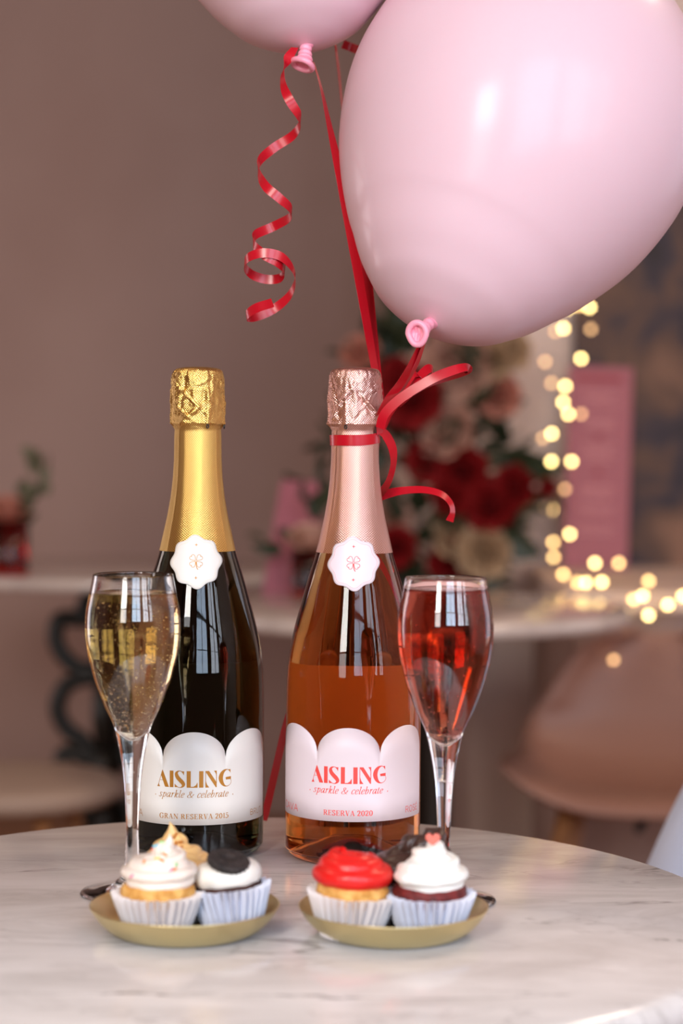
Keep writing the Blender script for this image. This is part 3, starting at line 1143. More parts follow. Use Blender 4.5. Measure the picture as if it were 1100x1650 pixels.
def champagne_bottle(label, base, rot, lab_dz, glass_m, foil_m, paper_m, ink, fine_ink, kind, seed):
    t = thing('champagne_bottle', label, 'bottle', base)
    # glass, filled with wine
    prof = [(0, 0.016), (0.010, 0.0145), (0.022, 0.008), (0.031, 0.0015), (0.0355, 0.0)]
    body = [(r, zz(y)) for y, r in reversed(BODY_R)]
    body = smooth_prof(body, 4)
    prof += body
    prof += [(0.012, zz(600)), (0, zz(600))]
    obj('glass_body', *lathe(prof, 96), glass_m, t)

    # foil capsule with crumples over the cork and wire cage
    fp = []
    for y in range(887, 690, -5):
        fp.append((interp(BODY_R, y) + 0.00035, zz(y)))
    for y in range(690, 600, -2):
        r = interp([(600, 40.2), (606, 41.6), (640, 42), (676, 42.4), (682, 41.4), (687, 39.5), (692, 38.4)], y)
        fp.append((r * SB, zz(y)))
    for y, r in ((599, 39.6), (597, 38.2), (595.5, 36.5), (594, 34), (593, 30), (592, 24), (591.3, 16), (591, 8), (590.8, 0)):
        fp.append((r * SB, zz(y)))
    rr = random.Random(seed)
    ridges = [(rr.uniform(-PI, PI), rr.uniform(0.02, 0.05), rr.uniform(0.0003, 0.0008)) for _ in range(4)]
    seams = [(-0.85 + rot, 0.030), (0.92 + rot, 0.030), (2.6, 0.03)]
    folds = []
    for _ in range(16):
        a0 = rr.uniform(-PI, PI)
        z0 = rr.uniform(zz(672), zz(615))
        folds.append((a0, z0, rr.uniform(-1.2, 1.2), rr.uniform(0.06, 0.14), rr.uniform(0.003, 0.008), rr.uniform(0.0004, 0.0011) * rr.choice((1, 1, -1))))
    for a0, z0, sl_, aw, zw, am in FOLDS[kind]:
        folds.append((a0 + rot, zz(z0), sl_, aw, zw, am))
    wires = [a + rot for a in WIRES[kind]]
    so = Vector((seed * 3.1, seed * 1.7, 0.3))

    def disp(a, i, r, z):
        dr = 0.0
        da = lambda b: (a - b + PI) % (2 * PI) - PI
        for b, w in seams:
            dr += 0.00035 * math.exp(-(da(b) / w) ** 2) * (1 if z < zz(690) else 0)
        up = max(0.0, min(1.0, (z - zz(692)) / 0.004))
        topf = max(0.0, min(1.0, (zz(593) - z) / 0.002))
        if up > 0:
            p = Vector((math.sin(a), math.cos(a), z * 60)) + so
            m_ = noise.noise(p * 2.2) * 0.0009 + (abs(noise.noise(p * 5.0)) - 0.2) * 0.0010
            if z > zz(622):
                m_ += noise.noise(p * 13.0) * 0.0006
            for a0, z0, s_, aw, zw, am in folds:
                x = da(a0 + s_ * (z - z0) * 40)
                if abs(x) < 3 * aw:
                    m_ += am * math.exp(-(x / aw) ** 2) * math.exp(-((z - z0) / zw) ** 2)
            for b in wires:
                wz = 1.0 if z < zz(635) else 0.5
                m_ += 0.0011 * math.exp(-(da(b) / 0.07) ** 2) * wz
            # wire ring under the cork lip
            m_ += 0.0005 * math.exp(-((z - zz(682)) / 0.0012) ** 2) + 0.0004 * math.exp(-((z - zz(628)) / 0.0010) ** 2)
            dr += m_ * up * topf
        return dr, 0.0
    nseg = 144
    v, f = lathe(fp, nseg, disp)
    uv = []
    i = 0
    arc = 0.0
    prev = None
    for (r, z) in fp:
        if prev:
            arc += math.hypot(r - prev[0], z - prev[1])
        prev = (r, z)
        if r <= 1e-7:
            uv.append((0.5, arc / 0.00155))
        else:
            for k in range(nseg):
                u = k if k <= nseg // 2 else k - nseg
                uv.append((u / nseg * 72, arc / 0.00155))
    obj('foil_capsule', v, f, foil_m, t, uv=uv)
    for b in wires[:2]:
        c = Vector((math.sin(b) * 0.0176, -math.cos(b) * 0.0176, zz(687)))
        tx = Vector((math.cos(b), math.sin(b), 0))
        obj('wire_loop', *tube([c + tx * 0.0008 * math.cos(q * PI / 5) + Vector((0, 0, 0.0012 * math.sin(q * PI / 5))) for q in range(10)], 0.0004, 6, closed=True), M['iron'], t)

    # front label with three scallops
    Rb = 0.0435 + 0.0003
    LW, LH, HW = 0.0616, 0.0592, 0.02053   # half width, height to the arch top, half width of an arch
    cusp = 0.0425
    lz = 0.0296 + lab_dz

    def lab(x, y, off=0.0):
        a = rot + x / Rb
        return Vector((math.sin(a) * (Rb + off), -math.cos(a) * (Rb + off), lz + y))
    v = []
    f = []
    n = 180
    for i in range(n + 1):
        x = -LW + 2 * LW * i / n
        k = round(x / (2 * HW))
        q = max(-1, min(1, (x - k * 2 * HW) / HW))
        topy = cusp + (LH - cusp) * math.sqrt(max(0, 1 - q * q))
        edge = min(LW - abs(x), 0.002)
        boty = 0.002 - math.sqrt(max(0, 0.002 ** 2 - (0.002 - edge) ** 2))
        for j in range(5):
            v.append(lab(x, boty + (topy - boty) * j / 4))
    for i in range(n):
        for j in range(4):
            f.append((i * 5 + j, (i + 1) * 5 + j, (i + 1) * 5 + j + 1, i * 5 + j + 1))
    fl = obj('front_label', v, f, paper_m, t)
    s = fl.modifiers.new('thickness', 'SOLIDIFY')
    s.thickness = 0.0002
    s.offset = 1
    on = lambda x, y: lab(x, y, 0.00032)
    mb = MB()
    brand(mb, 0.0, 0.0240, 0.0106)
    wrap_build('lettering', mb, on, ink, fl)
    mb = MB()
    italic(mb, 'sparkle & celebrate', -0.0004, 0.0176, 0.0029, width=0.0455)
    for x in (-0.0258, 0.0258):
        polyg(mb, [(x + 0.00035 * math.cos(q), 0.0187 + 0.00035 * math.sin(q)) for q in [i * PI / 4 for i in range(8)]])
    wrap_build('lettering', mb, on, ink, fl)
    mb = MB()
    if kind == 0:
        serif_caps(mb, 'GRAN RESERVA 2015', 0, 0.0040, 0.0032, 1.08)
        sans(mb, 'BRUT', 0.0410, 0.0560, 0.0034, 0.0037)
        sans(mb, 'CAVA', -0.0565, -0.0365, 0.0034, 0.0042)
    else:
        serif_caps(mb, 'RESERVA 2020', 0, 0.0038, 0.0033, 1.04)
        sans(mb, 'ROSÉ', 0.0410, 0.0568, 0.0034, 0.0040)
        sans(mb, 'CAVA', -0.0565, -0.0362, 0.0034, 0.0044)
    wrap_build('lettering', mb, on, ink, fl)

    # back label
    Rk = 0.0435 + 0.00025
    v = []
    f = []
    n = 60
    for i in range(n + 1):
        a = PI + rot - 1.20 + 2.40 * i / n
        for j in range(3):
            v.append((math.sin(a) * Rk, -math.cos(a) * Rk, 0.028 + (0.118 - 0.028) * j / 2))
    for i in range(n):
        for j in range(2):
            f.append((i * 3 + j, (i + 1) * 3 + j, (i + 1) * 3 + j + 1, i * 3 + j + 1))
    obj('back_label', v, f, M['back_label'], t)

    # scalloped neck seal over the edge of the foil
    zc = zz(902)
    turn = 0.06
    slope = math.atan((body_r(zc - 0.012) - body_r(zc + 0.012)) / 0.024)

    def seal(x, y, off=0.00055):
        z = zc + y * math.cos(slope)
        r = body_r(z) + off
        a = rot * 0.6 + SEALROT[kind] + x / r
        return Vector((math.sin(a) * r, -math.cos(a) * r, z))
    v = [seal(0, 0)]
    f = []
    nr, na = 10, 128

    def rad(a):
        return 0.0167 * (1 + 0.058 * math.cos(8 * (a - turn)) + 0.018 * math.cos(4 * (a - turn)))
    for i in range(1, nr + 1):
        for k in range(na):
            a = 2 * PI * k / na
            q = rad(a) * i / nr
            v.append(seal(q * math.cos(a), q * math.sin(a)))
    for k in range(na):
        f.append((0, 1 + k, 1 + (k + 1) % na))
    for i in range(nr - 1):
        for k in range(na):
            l_ = (k + 1) % na
            f.append((1 + i * na + k, 1 + (i + 1) * na + k, 1 + (i + 1) * na + l_, 1 + i * na + l_))
    sl2 = obj('neck_seal', v, f, paper_m, t)
    s = sl2.modifiers.new('thickness', 'SOLIDIFY')
    s.thickness = 0.0002
    s.offset = 1
    on2 = lambda x, y: seal(x, y, 0.00088)
    mb = MB()
    stroke(mb, [(rad(a) * 0.885 * math.cos(a), rad(a) * 0.885 * math.sin(a)) for a in [2 * PI * k / 128 for k in range(129)]], lambda d: 0.00016, False)
    wrap_build('border_line', mb, on2, fine_ink, sl2)
    mb = MB()
    for y in (0.0112, -0.0104):
        ss = 0.0013
        polyg(mb, [(ss * math.cos(q * PI / 4) * (1 if q % 2 == 0 else 0.28), y + ss * math.sin(q * PI / 4) * (1 if q % 2 == 0 else 0.28)) for q in range(8)])
    for q in range(4):
        a = PI / 4 + q * PI / 2
        ca, sa = math.cos(a), math.sin(a)
        hp = [(0.0004, 0.0), (0.0022, 0.0014), (0.0036, 0.0019), (0.0045, 0.0013), (0.0046, 0.0004), (0.0040, 0.0), (0.0046, -0.0004), (0.0045, -0.0013), (0.0036, -0.0019), (0.0022, -0.0014), (0.0004, 0.0)]
        stroke(mb, [(x * ca - y * sa, 0.0006 + x * sa + y * ca) for x, y in hp], lambda d: 0.00033, True, 4)
    stroke(mb, [(0, 0.0), (0.0001, -0.002), (0.0006, -0.0040), (0.0013, -0.0050)], lambda d: 0.0005)
    wrap_build('clover_emblem', mb, on2, ink, sl2)
    return t


# hand placed folds: (angle, y pixel, slope, angular width, height, depth); wires of the cage: angles
FOLDS = [[(-0.35, 640, -1.6, 0.07, 0.010, 0.0016), (-0.62, 640, 0.3, 0.08, 0.012, -0.0018), (-0.25, 668, 1.8, 0.10, 0.006, 0.0012), (-0.55, 665, -2.0, 0.08, 0.005, 0.0014),
          (0.55, 640, 0.2, 0.06, 0.014, 0.0010), (0.30, 615, 2.0, 0.12, 0.003, 0.0009), (-0.9, 625, 0.4, 0.08, 0.009, 0.0012)],
         [(0.42, 648, -1.0, 0.06, 0.007, -0.0016), (0.58, 645, 1.2, 0.06, 0.008, 0.0014), (0.72, 655, -1.6, 0.07, 0.009, 0.0013), (0.30, 660, 0.8, 0.05, 0.006, -0.0010), (0.80, 635, 1.5, 0.08, 0.005, -0.0012),
          (-0.45, 645, 1.2, 0.10, 0.010, 0.0013), (-0.8, 640, -0.4, 0.08, 0.012, -0.0012), (-0.75, 665, 1.0, 0.06, 0.006, 0.0012)]]
WIRES = [(0.40, 1.35, -1.45, 2.8), (-0.28, 1.45, -1.40, 2.9)]
SEALROT = [0.02, 0.02]

D1, D2 = 1.297, 1.287
b1 = G(316.5, 1330, D1)
b2 = G(568.0, 1330, D2)
ROT1 = math.radians(-2.35) - math.atan2(b1.x, D1)
ROT2 = math.radians(-4.1) - math.atan2(b2.x, D2)
bot1 = champagne_bottle('dark glass sparkling wine bottle with gold foil and white label', (b1.x, D1, TABLE), ROT1, -0.0047, M['green_glass'], M['gold_foil'], M['label_white'], M['gold_ink'], M['faint_gold'], 0, 3)
bot2 = champagne_bottle('clear glass pink sparkling wine bottle with rose gold foil and blush label', (b2.x, D2, TABLE), ROT2, 0.0, M['rose_glass'], M['rose_foil'], M['label_pink'], M['red_ink'], M['faint_red'], 1, 11)

# ------------------------------------------------------------------ flutes
OUT = [(0.0036, 0.0373), (0.0047, 0.0623), (0.0060, 0.0749), (0.0081, 0.0872), (0.0112, 0.1000), (0.0170, 0.1122), (0.0219, 0.1249), (0.0246, 0.1347), (0.0267, 0.1437),
       (0.0278, 0.1528), (0.0280, 0.1622), (0.0273, 0.1700), (0.0258, 0.1774), (0.0241, 0.1860), (0.0236, 0.1892)]
INN = [(0.0, 0.0922), (0.0022, 0.0929), (0.0062, 0.0972), (0.0105, 0.1040), (0.0157, 0.1130), (0.0206, 0.1249), (0.0235, 0.1347), (0.0256, 0.1437), (0.0268, 0.1528), (0.0270, 0.1622),
       (0.0263, 0.1700), (0.0248, 0.1774), (0.0231, 0.1860), (0.0227, 0.1892)]
INN_S = smooth_prof(INN, 5)


def inner_r(z):
    return interp([(q[1], q[0]) for q in INN_S], z)


def flute(label, base, level, wine_m, nb, seed, foam):
    t = thing('champagne_flute', label, 'glass', base)
    p = [(0, 0.0022), (0.012, 0.0018), (0.024, 0.0007), (0.0296, 0.0001), (0.0308, 0.0009), (0.0302, 0.0017), (0.022, 0.0034), (0.012, 0.0058), (0.0066, 0.0105), (0.0046, 0.018)]
    prof = p + smooth_prof(OUT, 5) + [(0.0233, 0.1897)] + list(reversed(INN_S))
    obj('glass_body', *lathe(prof, 96), M['clear_glass'], t)
    wp_ = [(r + (0.00025 if r > 0 else 0), z - (0.00025 if r < 0.003 else 0)) for r, z in INN_S if z < level - 0.0003]
    wr = inner_r(level)
    wp_ += [(wr + 0.00025, level + 0.0004), (wr - 0.0008, level), (wr * 0.5, level - 0.0001), (0, level - 0.0001)]
    wine = obj('wine', *lathe(wp_, 96), wine_m, t)
    rr = random.Random(seed)
    bm = bmesh.new()
    for _ in range(nb):
        z = 0.097 + (level - 0.099) * rr.random() ** 0.9
        r = max(0.0005, inner_r(z) - 0.0009)
        q = r * math.sqrt(rr.random()) if rr.random() < 0.55 else r * 0.97
        a = rr.uniform(0, 2 * PI)
        s = 0.00026 + 0.00042 * rr.random() ** 2
        bmesh.ops.create_icosphere(bm, subdivisions=1, radius=s, matrix=Matrix.Translation((q * math.cos(a), q * math.sin(a), z)))
    me = bpy.data.meshes.new('bubbles')
    bm.to_mesh(me)
    bm.free()
    me.materials.append(M['bubble'])
    me.polygons.foreach_set('use_smooth', [True] * len(me.polygons))
    o = bpy.data.objects.new('bubbles', me)
    link(o)
    o.parent = wine
    o['kind'] = 'stuff'
    if foam:
        obj('foam', *lathe([(wr - 0.0022, level + 0.0001), (wr - 0.0001, level + 0.0002), (wr - 0.0001, level + 0.0019), (wr - 0.0011, level + 0.0015), (wr - 0.0022, level + 0.0001)], 64,
                           lambda a, i, r, z: (0, 0.0004 * noise.noise(Vector((math.cos(a) * 4, math.sin(a) * 4, i))) if i in (2, 3) else 0)), M['foam'], wine)
    return t


g1 = T(213, 1440)
g2 = T(714, 1452)
gl1 = flute('tall flute of golden sparkling wine with bubbles in front of the dark bottle', (g1.x, g1.y, TABLE), 0.1785, M['cava'], 900, 5, False)
gl2 = flute('tall flute of rose-red sparkling wine at the right of the pink bottle', (g2.x, g2.y, TABLE), 0.1830, M['rosado'], 260, 6, True)


# ------------------------------------------------------------------ plates and cupcakes
def plate(label, base):
    prof = [(0, 0.0), (0.020, 0.0), (0.034, 0.0), (0.0405, 0.0020), (0.0468, 0.0076), (0.0505, 0.0128), (0.0519, 0.0150), (0.0516, 0.0155), (0.0511, 0.0151),
            (0.0496, 0.0130), (0.0459, 0.0080), (0.0398, 0.0028), (0.034, 0.0012), (0.020, 0.0011), (0, 0.0011)]
    o = obj('small_plate', *lathe([(0, 0)] + smooth_prof(prof[1:-1], 3) + [(0, 0.0011)], 96), M['brass'], None, loc=base)
    return tag(o, label, 'plate')


p1 = G(298, 1400, 1.08)
p2 = G(634, 1400, 1.08)
plate('round gold dish under the sprinkle, caramel and cookie cupcakes, left', (p1.x, 1.08, TABLE))
plate('round gold dish under the red, white and chocolate cupcakes, right', (p2.x, 1.08, TABLE))


def rope(path, rad, lobes=5, amp=0.16, twist=0.0, n=30, sharp=1.0):
    """tube around a path with soft star lobes"""
    P = [Vector(p) for p in path]
    Nn = len(P)
    v = []
    f = []
    for i in range(Nn):
        t = (P[min(i + 1, Nn - 1)] - P[max(i - 1, 0)]).normalized()
        rv = Vector((P[i].x, P[i].y, 0))
        if rv.length < 1e-5:
            rv = Vector((1, 0, 0))
        rv = rv - t * rv.dot(t)
        if rv.length < 1e-5:
            rv = t.orthogonal()
        rv.normalize()
        b = t.cross(rv)
        s = i / (Nn - 1)
        r = rad(s)
        for k in range(n):
            a = 2 * PI * k / n
            q = r * (1 + amp * (abs(math.cos((lobes * a + twist * i) / 2)) ** sharp - 0.5) * 2) if lobes else r
            v.append(P[i] + (rv * math.cos(a) + b * math.sin(a)) * q)
    for i in range(Nn - 1):
        for k in range(n):
            l_ = (k + 1) % n
            f.append((i * n + k, i * n + l_, (i + 1) * n + l_, (i + 1) * n + k))
    f.append(tuple(range(n - 1, -1, -1)))
    f.append(tuple((Nn - 1) * n + k for k in range(n)))
    return v, f


def swirl(name, m, parent, z0, z1, R, tr, turns, lobes=5, amp=0.12, twist=0.0, ccw=1, start=0.0, tip=0.006, lean=(0, 0), power=0.8, end_scale=0.45, sharp=1.0, flat=0.8):
    steps = int(turns * 40)
    s1 = min(0.45, flat / turns)
    path = []
    for i in range(steps + 1):
        s = i / steps
        a = start + ccw * s * turns * 2 * PI
        g = max(0.0, (s - s1) / (1 - s1))
        r = max(0.0003, (R - tr) * (1 - g) ** power)
        z = z0 + tr * 0.7 + (z1 - tip - z0 - tr * 1.0) * g
        path.append(Vector((r * math.sin(a) + lean[0] * s, -r * math.cos(a) + lean[1] * s, z)))
    last = path[-1].copy()
    for i in range(1, 9):
        q = i / 8
        path.append(Vector((last.x + lean[0] * 0.25 * q + 0.0007 * math.sin(q * 3), last.y + lean[1] * 0.25 * q, last.z + tip * q)))
    tot = len(path) - 1

    def rad(s):
        i = s * tot
        if i < 8:
            return tr * (0.6 + 0.4 * math.sin(i / 8 * PI / 2))
        if i > tot - 8:
            return tr * end_scale * max(0.04, 1 - (i - tot + 8) / 8.0)
        return tr * (1 - (1 - end_scale) * (i / (tot - 8)))
    mb = MB()
    mb.add(rope(path, rad, lobes, amp, twist, 30, sharp))
    mb.add(lathe([(0, z0 - 0.001), (R * 0.72, z0 - 0.001), (R * 0.68, z0 + tr * 0.6), (R * 0.3, z0 + (z1 - z0) * 0.5), (0, z0 + (z1 - z0) * 0.6)], 32))
    mb.v = [q + Vector((0.0005 * noise.noise(q * 140), 0.0005 * noise.noise(q * 140 + Vector((5, 0, 0))), 0.0005 * noise.noise(q * 140 + Vector((0, 9, 0))))) for q in mb.v]
    o = mb.build(name, m, parent)
    rm = o.modifiers.new('blend', 'REMESH')
    rm.mode = 'VOXEL'
    rm.voxel_size = 0.00048
    rm.use_smooth_shade = True
    sm = o.modifiers.new('soften', 'SMOOTH')
    sm.iterations = 2
    sm.factor = 0.5
    return o, mb


def cupcake(label, base, rt, rb, h, cake_m, wrap_m, dome, tilt=(0, 0), seed=1):
    t = thing('cupcake', label, 'cupcake', base)
    t.rotation_euler = (tilt[0], tilt[1], 0)
    n = 34
    v = []
    f = []
    rr = random.Random(seed)
    jit = [rr.uniform(-0.0004, 0.0004) for _ in range(2 * n)]
    lev = 7
    for j in range(lev + 1):
        s = j / lev
        r = rb + (rt - rb) * (s ** 0.92)
        for k in range(2 * n):
            a = 2 * PI * k / (2 * n) + 0.02 * math.sin(3 * s + k)
            amp = 0.0010 + 0.0018 * s
            q = r + (amp if k % 2 else -amp)
            z = h * s + (jit[k] + (0.0005 if k % 2 else -0.0005) if j == lev else 0)
            v.append((q * math.sin(a), -q * math.cos(a), z))
    m2 = 2 * n
    for j in range(lev):
        for k in range(m2):
            l_ = (k + 1) % m2
            f.append((j * m2 + k, j * m2 + l_, (j + 1) * m2 + l_, (j + 1) * m2 + k))
    f.append(tuple(range(m2 - 1, -1, -1)))
    o = obj('paper_wrapper', v, f, wrap_m, t, smooth=False)
    s_ = o.modifiers.new('thickness', 'SOLIDIFY')
    s_.thickness = 0.00025
    R = rt - 0.0022
    prof = [(0, 0.0008), (rb - 0.0022, 0.0008), (R * 0.955, h - 0.0035), (R * 0.985, h - 0.001), (R * 0.985, h + dome * 0.25), (R * 0.94, h + dome * 0.6), (R * 0.80, h + dome * 0.88), (R * 0.5, h + dome), (0, h + dome * 1.02)]
    prof = prof[:2] + smooth_prof(prof[2:], 4)
    o = obj('cake', *lathe(prof, 64, lambda a, i, r, z: (0.0009 * noise.noise(Vector((math.cos(a) * 3, math.sin(a) * 3, z * 300 + seed))) if z > h - 0.001 else 0,
                                                       0.0006 * noise.noise(Vector((math.cos(a) * 2.5, math.sin(a) * 2.5, r * 200 + seed))) if z > h else 0)), cake_m, t)
    return t


PZ = TABLE + 0.0014
# 1 vanilla with sprinkles
q = G(254, 1450, 1.0655)
cv = cupcake('cupcake with creamy white swirl and coloured sprinkles, front of the left dish', (q.x, 1.0655, PZ), 0.0226, 0.0150, 0.0235, M['cake'], M['wrap_w'], 0.0062, seed=2)
fr, frm = swirl('frosting', M['f_vanilla'], cv, 0.0285, 0.0580, 0.0202, 0.0076, 2.6, 5, 0.22, 0.05, 1, 2.2, 0.008, (0.005, 0.0), 0.62, 0.42, 0.8, 0.9)
bv = BVHTree.FromPolygons([q_ + cv.location for q_ in frm.v], frm.f)


def sprinkle(px, py, colr, ang=None, parent=cv, bvh=bv, ln=0.0016, r=0.0006):
    d = ray(px, py).normalized()
    hit = bvh.ray_cast(Vector((0, 0, CAMZ)), d)
    if hit[0] is None:
        return
    p = hit[0] + hit[1] * 0.0001 if hit[1].dot(d) < 0 else hit[0] - hit[1] * 0.0001
    nrm = hit[1] if hit[1].dot(d) < 0 else -hit[1]
    a = rnd.uniform(0, PI) if ang is None else math.radians(ang)
    t = Vector((math.cos(a), 0, math.sin(a)))
    t = (t - nrm * t.dot(nrm)).normalized()
    pts = [p - parent.location + t * ln * s for s in (-1, -0.85, 0.85, 1)]
    rad = lambda s: r * (0.55 if s in (0, 1) else 1)
    obj('sprinkle', *tube(pts, rad, 8), M['s_' + colr], parent)


for px, py, c, a in ((232, 1390, 'orange', 95), (261, 1387, 'orange', -45), (253, 1383, 'yellow', 5), (265, 1377, 'orange', -40), (250, 1363, 'blue', 20), (247.5, 1359, 'green', 60), (246, 1367, 'red', 10),
                     (219, 1370, 'green', 30), (276, 1402, 'pink', 50), (281.5, 1401, 'orange', 45), (284, 1393, 'green', 70), (212, 1412, 'pink', 40), (261, 1357, 'green', 20), (243, 1361, 'blue', 80)):
    sprinkle(px, py, c, a)
# 2 cookie
q = G(376, 1450, 1.078)
ck = cupcake('cupcake with flat white frosting and a dark cookie on top, left dish', (q.x, 1.078, PZ), 0.0205, 0.0145, 0.0245, M['choc_cake'], M['wrap_b'], 0.003, (math.radians(-2), math.radians(-6)), seed=3)
fr, frm2 = swirl('frosting', M['f_cookie'], ck, 0.0250, 0.0358, 0.0192, 0.0078, 1.9, 0, 0, 0, 1, 3.6, 0.001, (0, 0), 0.7, 0.8, 1.0, 0.95)
v, f = lathe([(0, -0.0022), (0.0098, -0.0022), (0.0110, -0.0016), (0.0114, -0.0002), (0.0114, 0.0010), (0.0108, 0.0020), (0.0098, 0.0023), (0.0094, 0.0019), (0.0070, 0.0018), (0.0066, 0.0023), (0.0036, 0.0023), (0.0032, 0.0017), (0, 0.0018)], 96,
             lambda a, i, r, z: ((0.00045 if math.sin(26 * a) > 0 else -0.0002) if 1 < i < 6 else 0, (0.0004 if math.sin(12 * a) > 0.2 else 0) if i in (7, 8) else 0))
cko = obj('cookie', v, f, M['cookie'], ck)
w = G(380, 1390, 1.069) - ck.location
cko.location = w + Vector((0, 0, 0))
cko.rotation_euler = (math.radians(17), math.radians(17), 0)
# 3 caramel
q = G(292, 1440, 1.106)
cc = cupcake('cupcake with pale caramel swirl standing behind the sprinkle cupcake', (q.x, 1.106, PZ), 0.0215, 0.0150, 0.0225, M['cake'], M['wrap_w'], 0.004, seed=4)
fr, frm3 = swirl('frosting', M['f_caramel'], cc, 0.0245, 0.0570, 0.0195, 0.0085, 2.1, 5, 0.26, 0.16, -1, 1.0, 0.010, (-0.0055, 0), 0.75, 0.5, 0.8, 0.7)
bc = BVHTree.FromPolygons([q_ + cc.location for q_ in frm3.v], frm3.f)
M['s_crumb'] = M['crumb']
for i in range(12):
    sprinkle(280 + rnd.uniform(-2, 16), 1350 + rnd.uniform(-6, 30), 'crumb', None, cc, bc, 0.0008, 0.0007)
# 4 red
q = G(563, 1450, 1.0665)
cr_ = cupcake('cupcake with bright red frosting on golden sponge, front of the right dish', (q.x, 1.0665, PZ), 0.0222, 0.0150, 0.0240, M['cake'], M['wrap_w'], 0.0068, (0, math.radians(4)), seed=5)
fr, frm4 = swirl('frosting', M['f_red'], cr_, 0.0290, 0.0490, 0.0208, 0.0084, 2.0, 3, 0.22, 0.05, -1, 3.4, 0.004, (-0.0060, 0), 0.55, 0.55, 0.8, 0.8)
# 5 white with heart
q = G(692, 1450, 1.0665)
cw = cupcake('cupcake with tall white swirl topped by a coral heart, right dish', (q.x, 1.0665, PZ), 0.0226, 0.0150, 0.0238, M['red_cake'], M['wrap_b'], 0.0058, seed=6)
fr, frm5 = swirl('frosting', M['f_white'], cw, 0.0280, 0.0585, 0.0202, 0.0078, 2.7, 5, 0.20, 0.05, 1, 4.4, 0.007, (0.0015, 0), 0.60, 0.44, 0.8, 0.9)
hp = []
for k in range(40):
    a = 2 * PI * k / 40
    hp.append((0.0042 / 17 * 16 * math.sin(a) ** 3, 0.0042 / 17 * (13 * math.cos(a) - 5 * math.cos(2 * a) - 2 * math.cos(3 * a) - math.cos(4 * a))))
nh = len(hp)
v = [(x, -0.0009, z) for x, z in hp] + [(x, 0.0009, z) for x, z in hp] + [(x * 0.8, -0.0013, z * 0.8) for x, z in hp]
f = [(k, nh + k, nh + (k + 1) % nh, (k + 1) % nh) for k in range(nh)] + [(k, (k + 1) % nh, 2 * nh + (k + 1) % nh, 2 * nh + k) for k in range(nh)]
f += [tuple(range(2 * nh, 3 * nh)), tuple(range(2 * nh - 1, nh - 1, -1))]
ho = obj('heart', v, f, M['heart'], cw, smooth=False)
ho.location = G(697, 1352, 1.064) - cw.location
# 6 chocolate
q = G(645, 1440, 1.105)
cch = cupcake('cupcake with dark chocolate swirl standing behind the white swirl cupcake', (q.x, 1.105, PZ), 0.0215, 0.0150, 0.0225, M['choc_cake'], M['wrap_w'], 0.004, seed=7)
fr, frm6 = swirl('frosting', M['f_choc'], cch, 0.0245, 0.0550, 0.0212, 0.0082, 2.5, 3, 0.22, 0.03, 1, 5.2, 0.006, (0.017, 0), 0.5, 0.7, 0.9, 1.0)


# ------------------------------------------------------------------ balloons
def balloon(label, tip, mid, scale):
    k = 1.3 / FPX * scale
    prof = [(0.0, -11), (10, -10), (20, -8), (34, -5), (52, 0), (75, 9), (113, 30), (137, 52), (164, 81), (192, 120), (210, 144), (245, 202), (272, 260), (292, 330), (300, 385), (299, 440), (288, 505),
            (255, 580), (200, 648), (135, 697), (70, 724), (0, 732)]
    sp = smooth_prof([(r * k, z * k) for r, z in prof], 4)
    t = thing('balloon', label, 'balloon', tip)
    ax = (Vector(mid) - Vector(tip)).normalized()
    t.rotation_mode = 'QUATERNION'
    t.rotation_quaternion = ax.to_track_quat('Z', 'Y')
    obj('skin', *lathe(sp, 96), M['balloon'], t)
    return t, ax


def knot(t, pos, normal, rw, rh, neck_from):
    """rolled balloon mouth facing `normal` (world) at pos, joined to the balloon by a pinched neck"""
    inv = t.rotation_quaternion.inverted()
    L_ = lambda w_: inv @ (Vector(w_) - t.location)
    nrm = Vector(normal).normalized()
    ux = nrm.cross(Vector((0, 0, 1))).normalized() * -1
    uz = ux.cross(nrm) * -1
    if uz.z < 0:
        uz = -uz
    pos = Vector(pos)
    ring = []
    for i in range(36):
        a = 2 * PI * i / 36
        sq = 1 - 0.22 * max(0, -math.sin(a)) * abs(math.cos(a))
        ring.append(pos + ux * math.cos(a) * rw * sq + uz * math.sin(a) * rh * (1 if math.sin(a) > 0 else 1.08))
    mb = MB()
    mb.add(tube(ring, 0.0020, 10, closed=True))
    # creased membrane inside the roll
    nr = 7
    b0 = len(mb.v)
    for j in range(nr):
        s = 1 - j / (nr - 1)
        for i in range(36):
            w_ = pos + (ring[i] - pos) * s
            dep = 0.0035 * (1 - s) + 0.0010 * math.sin((ring[i] - pos).dot(ux) * s * 1900 + s * 2) * (1 - s * 0.6)
            mb.v.append(w_ - nrm * dep)
    for j in range(nr - 1):
        for i in range(36):
            l_ = (i + 1) % 36
            mb.f.append((b0 + j * 36 + i, b0 + j * 36 + l_, b0 + (j + 1) * 36 + l_, b0 + (j + 1) * 36 + i))
    # neck with wrapped folds
    nk = Vector(neck_from)
    seg = 26
    base = pos - nrm * 0.003
    pts = [base.lerp(nk, i / seg) for i in range(seg + 1)]
    mb.add(tube(pts, lambda s: 0.0036 + 0.0016 * abs(1 - 2 * s) + 0.0005 * math.sin(s * 26), 14))
    mb.v = [L_(p) for p in mb.v]
    return mb.build('knot', M['knot'], t)


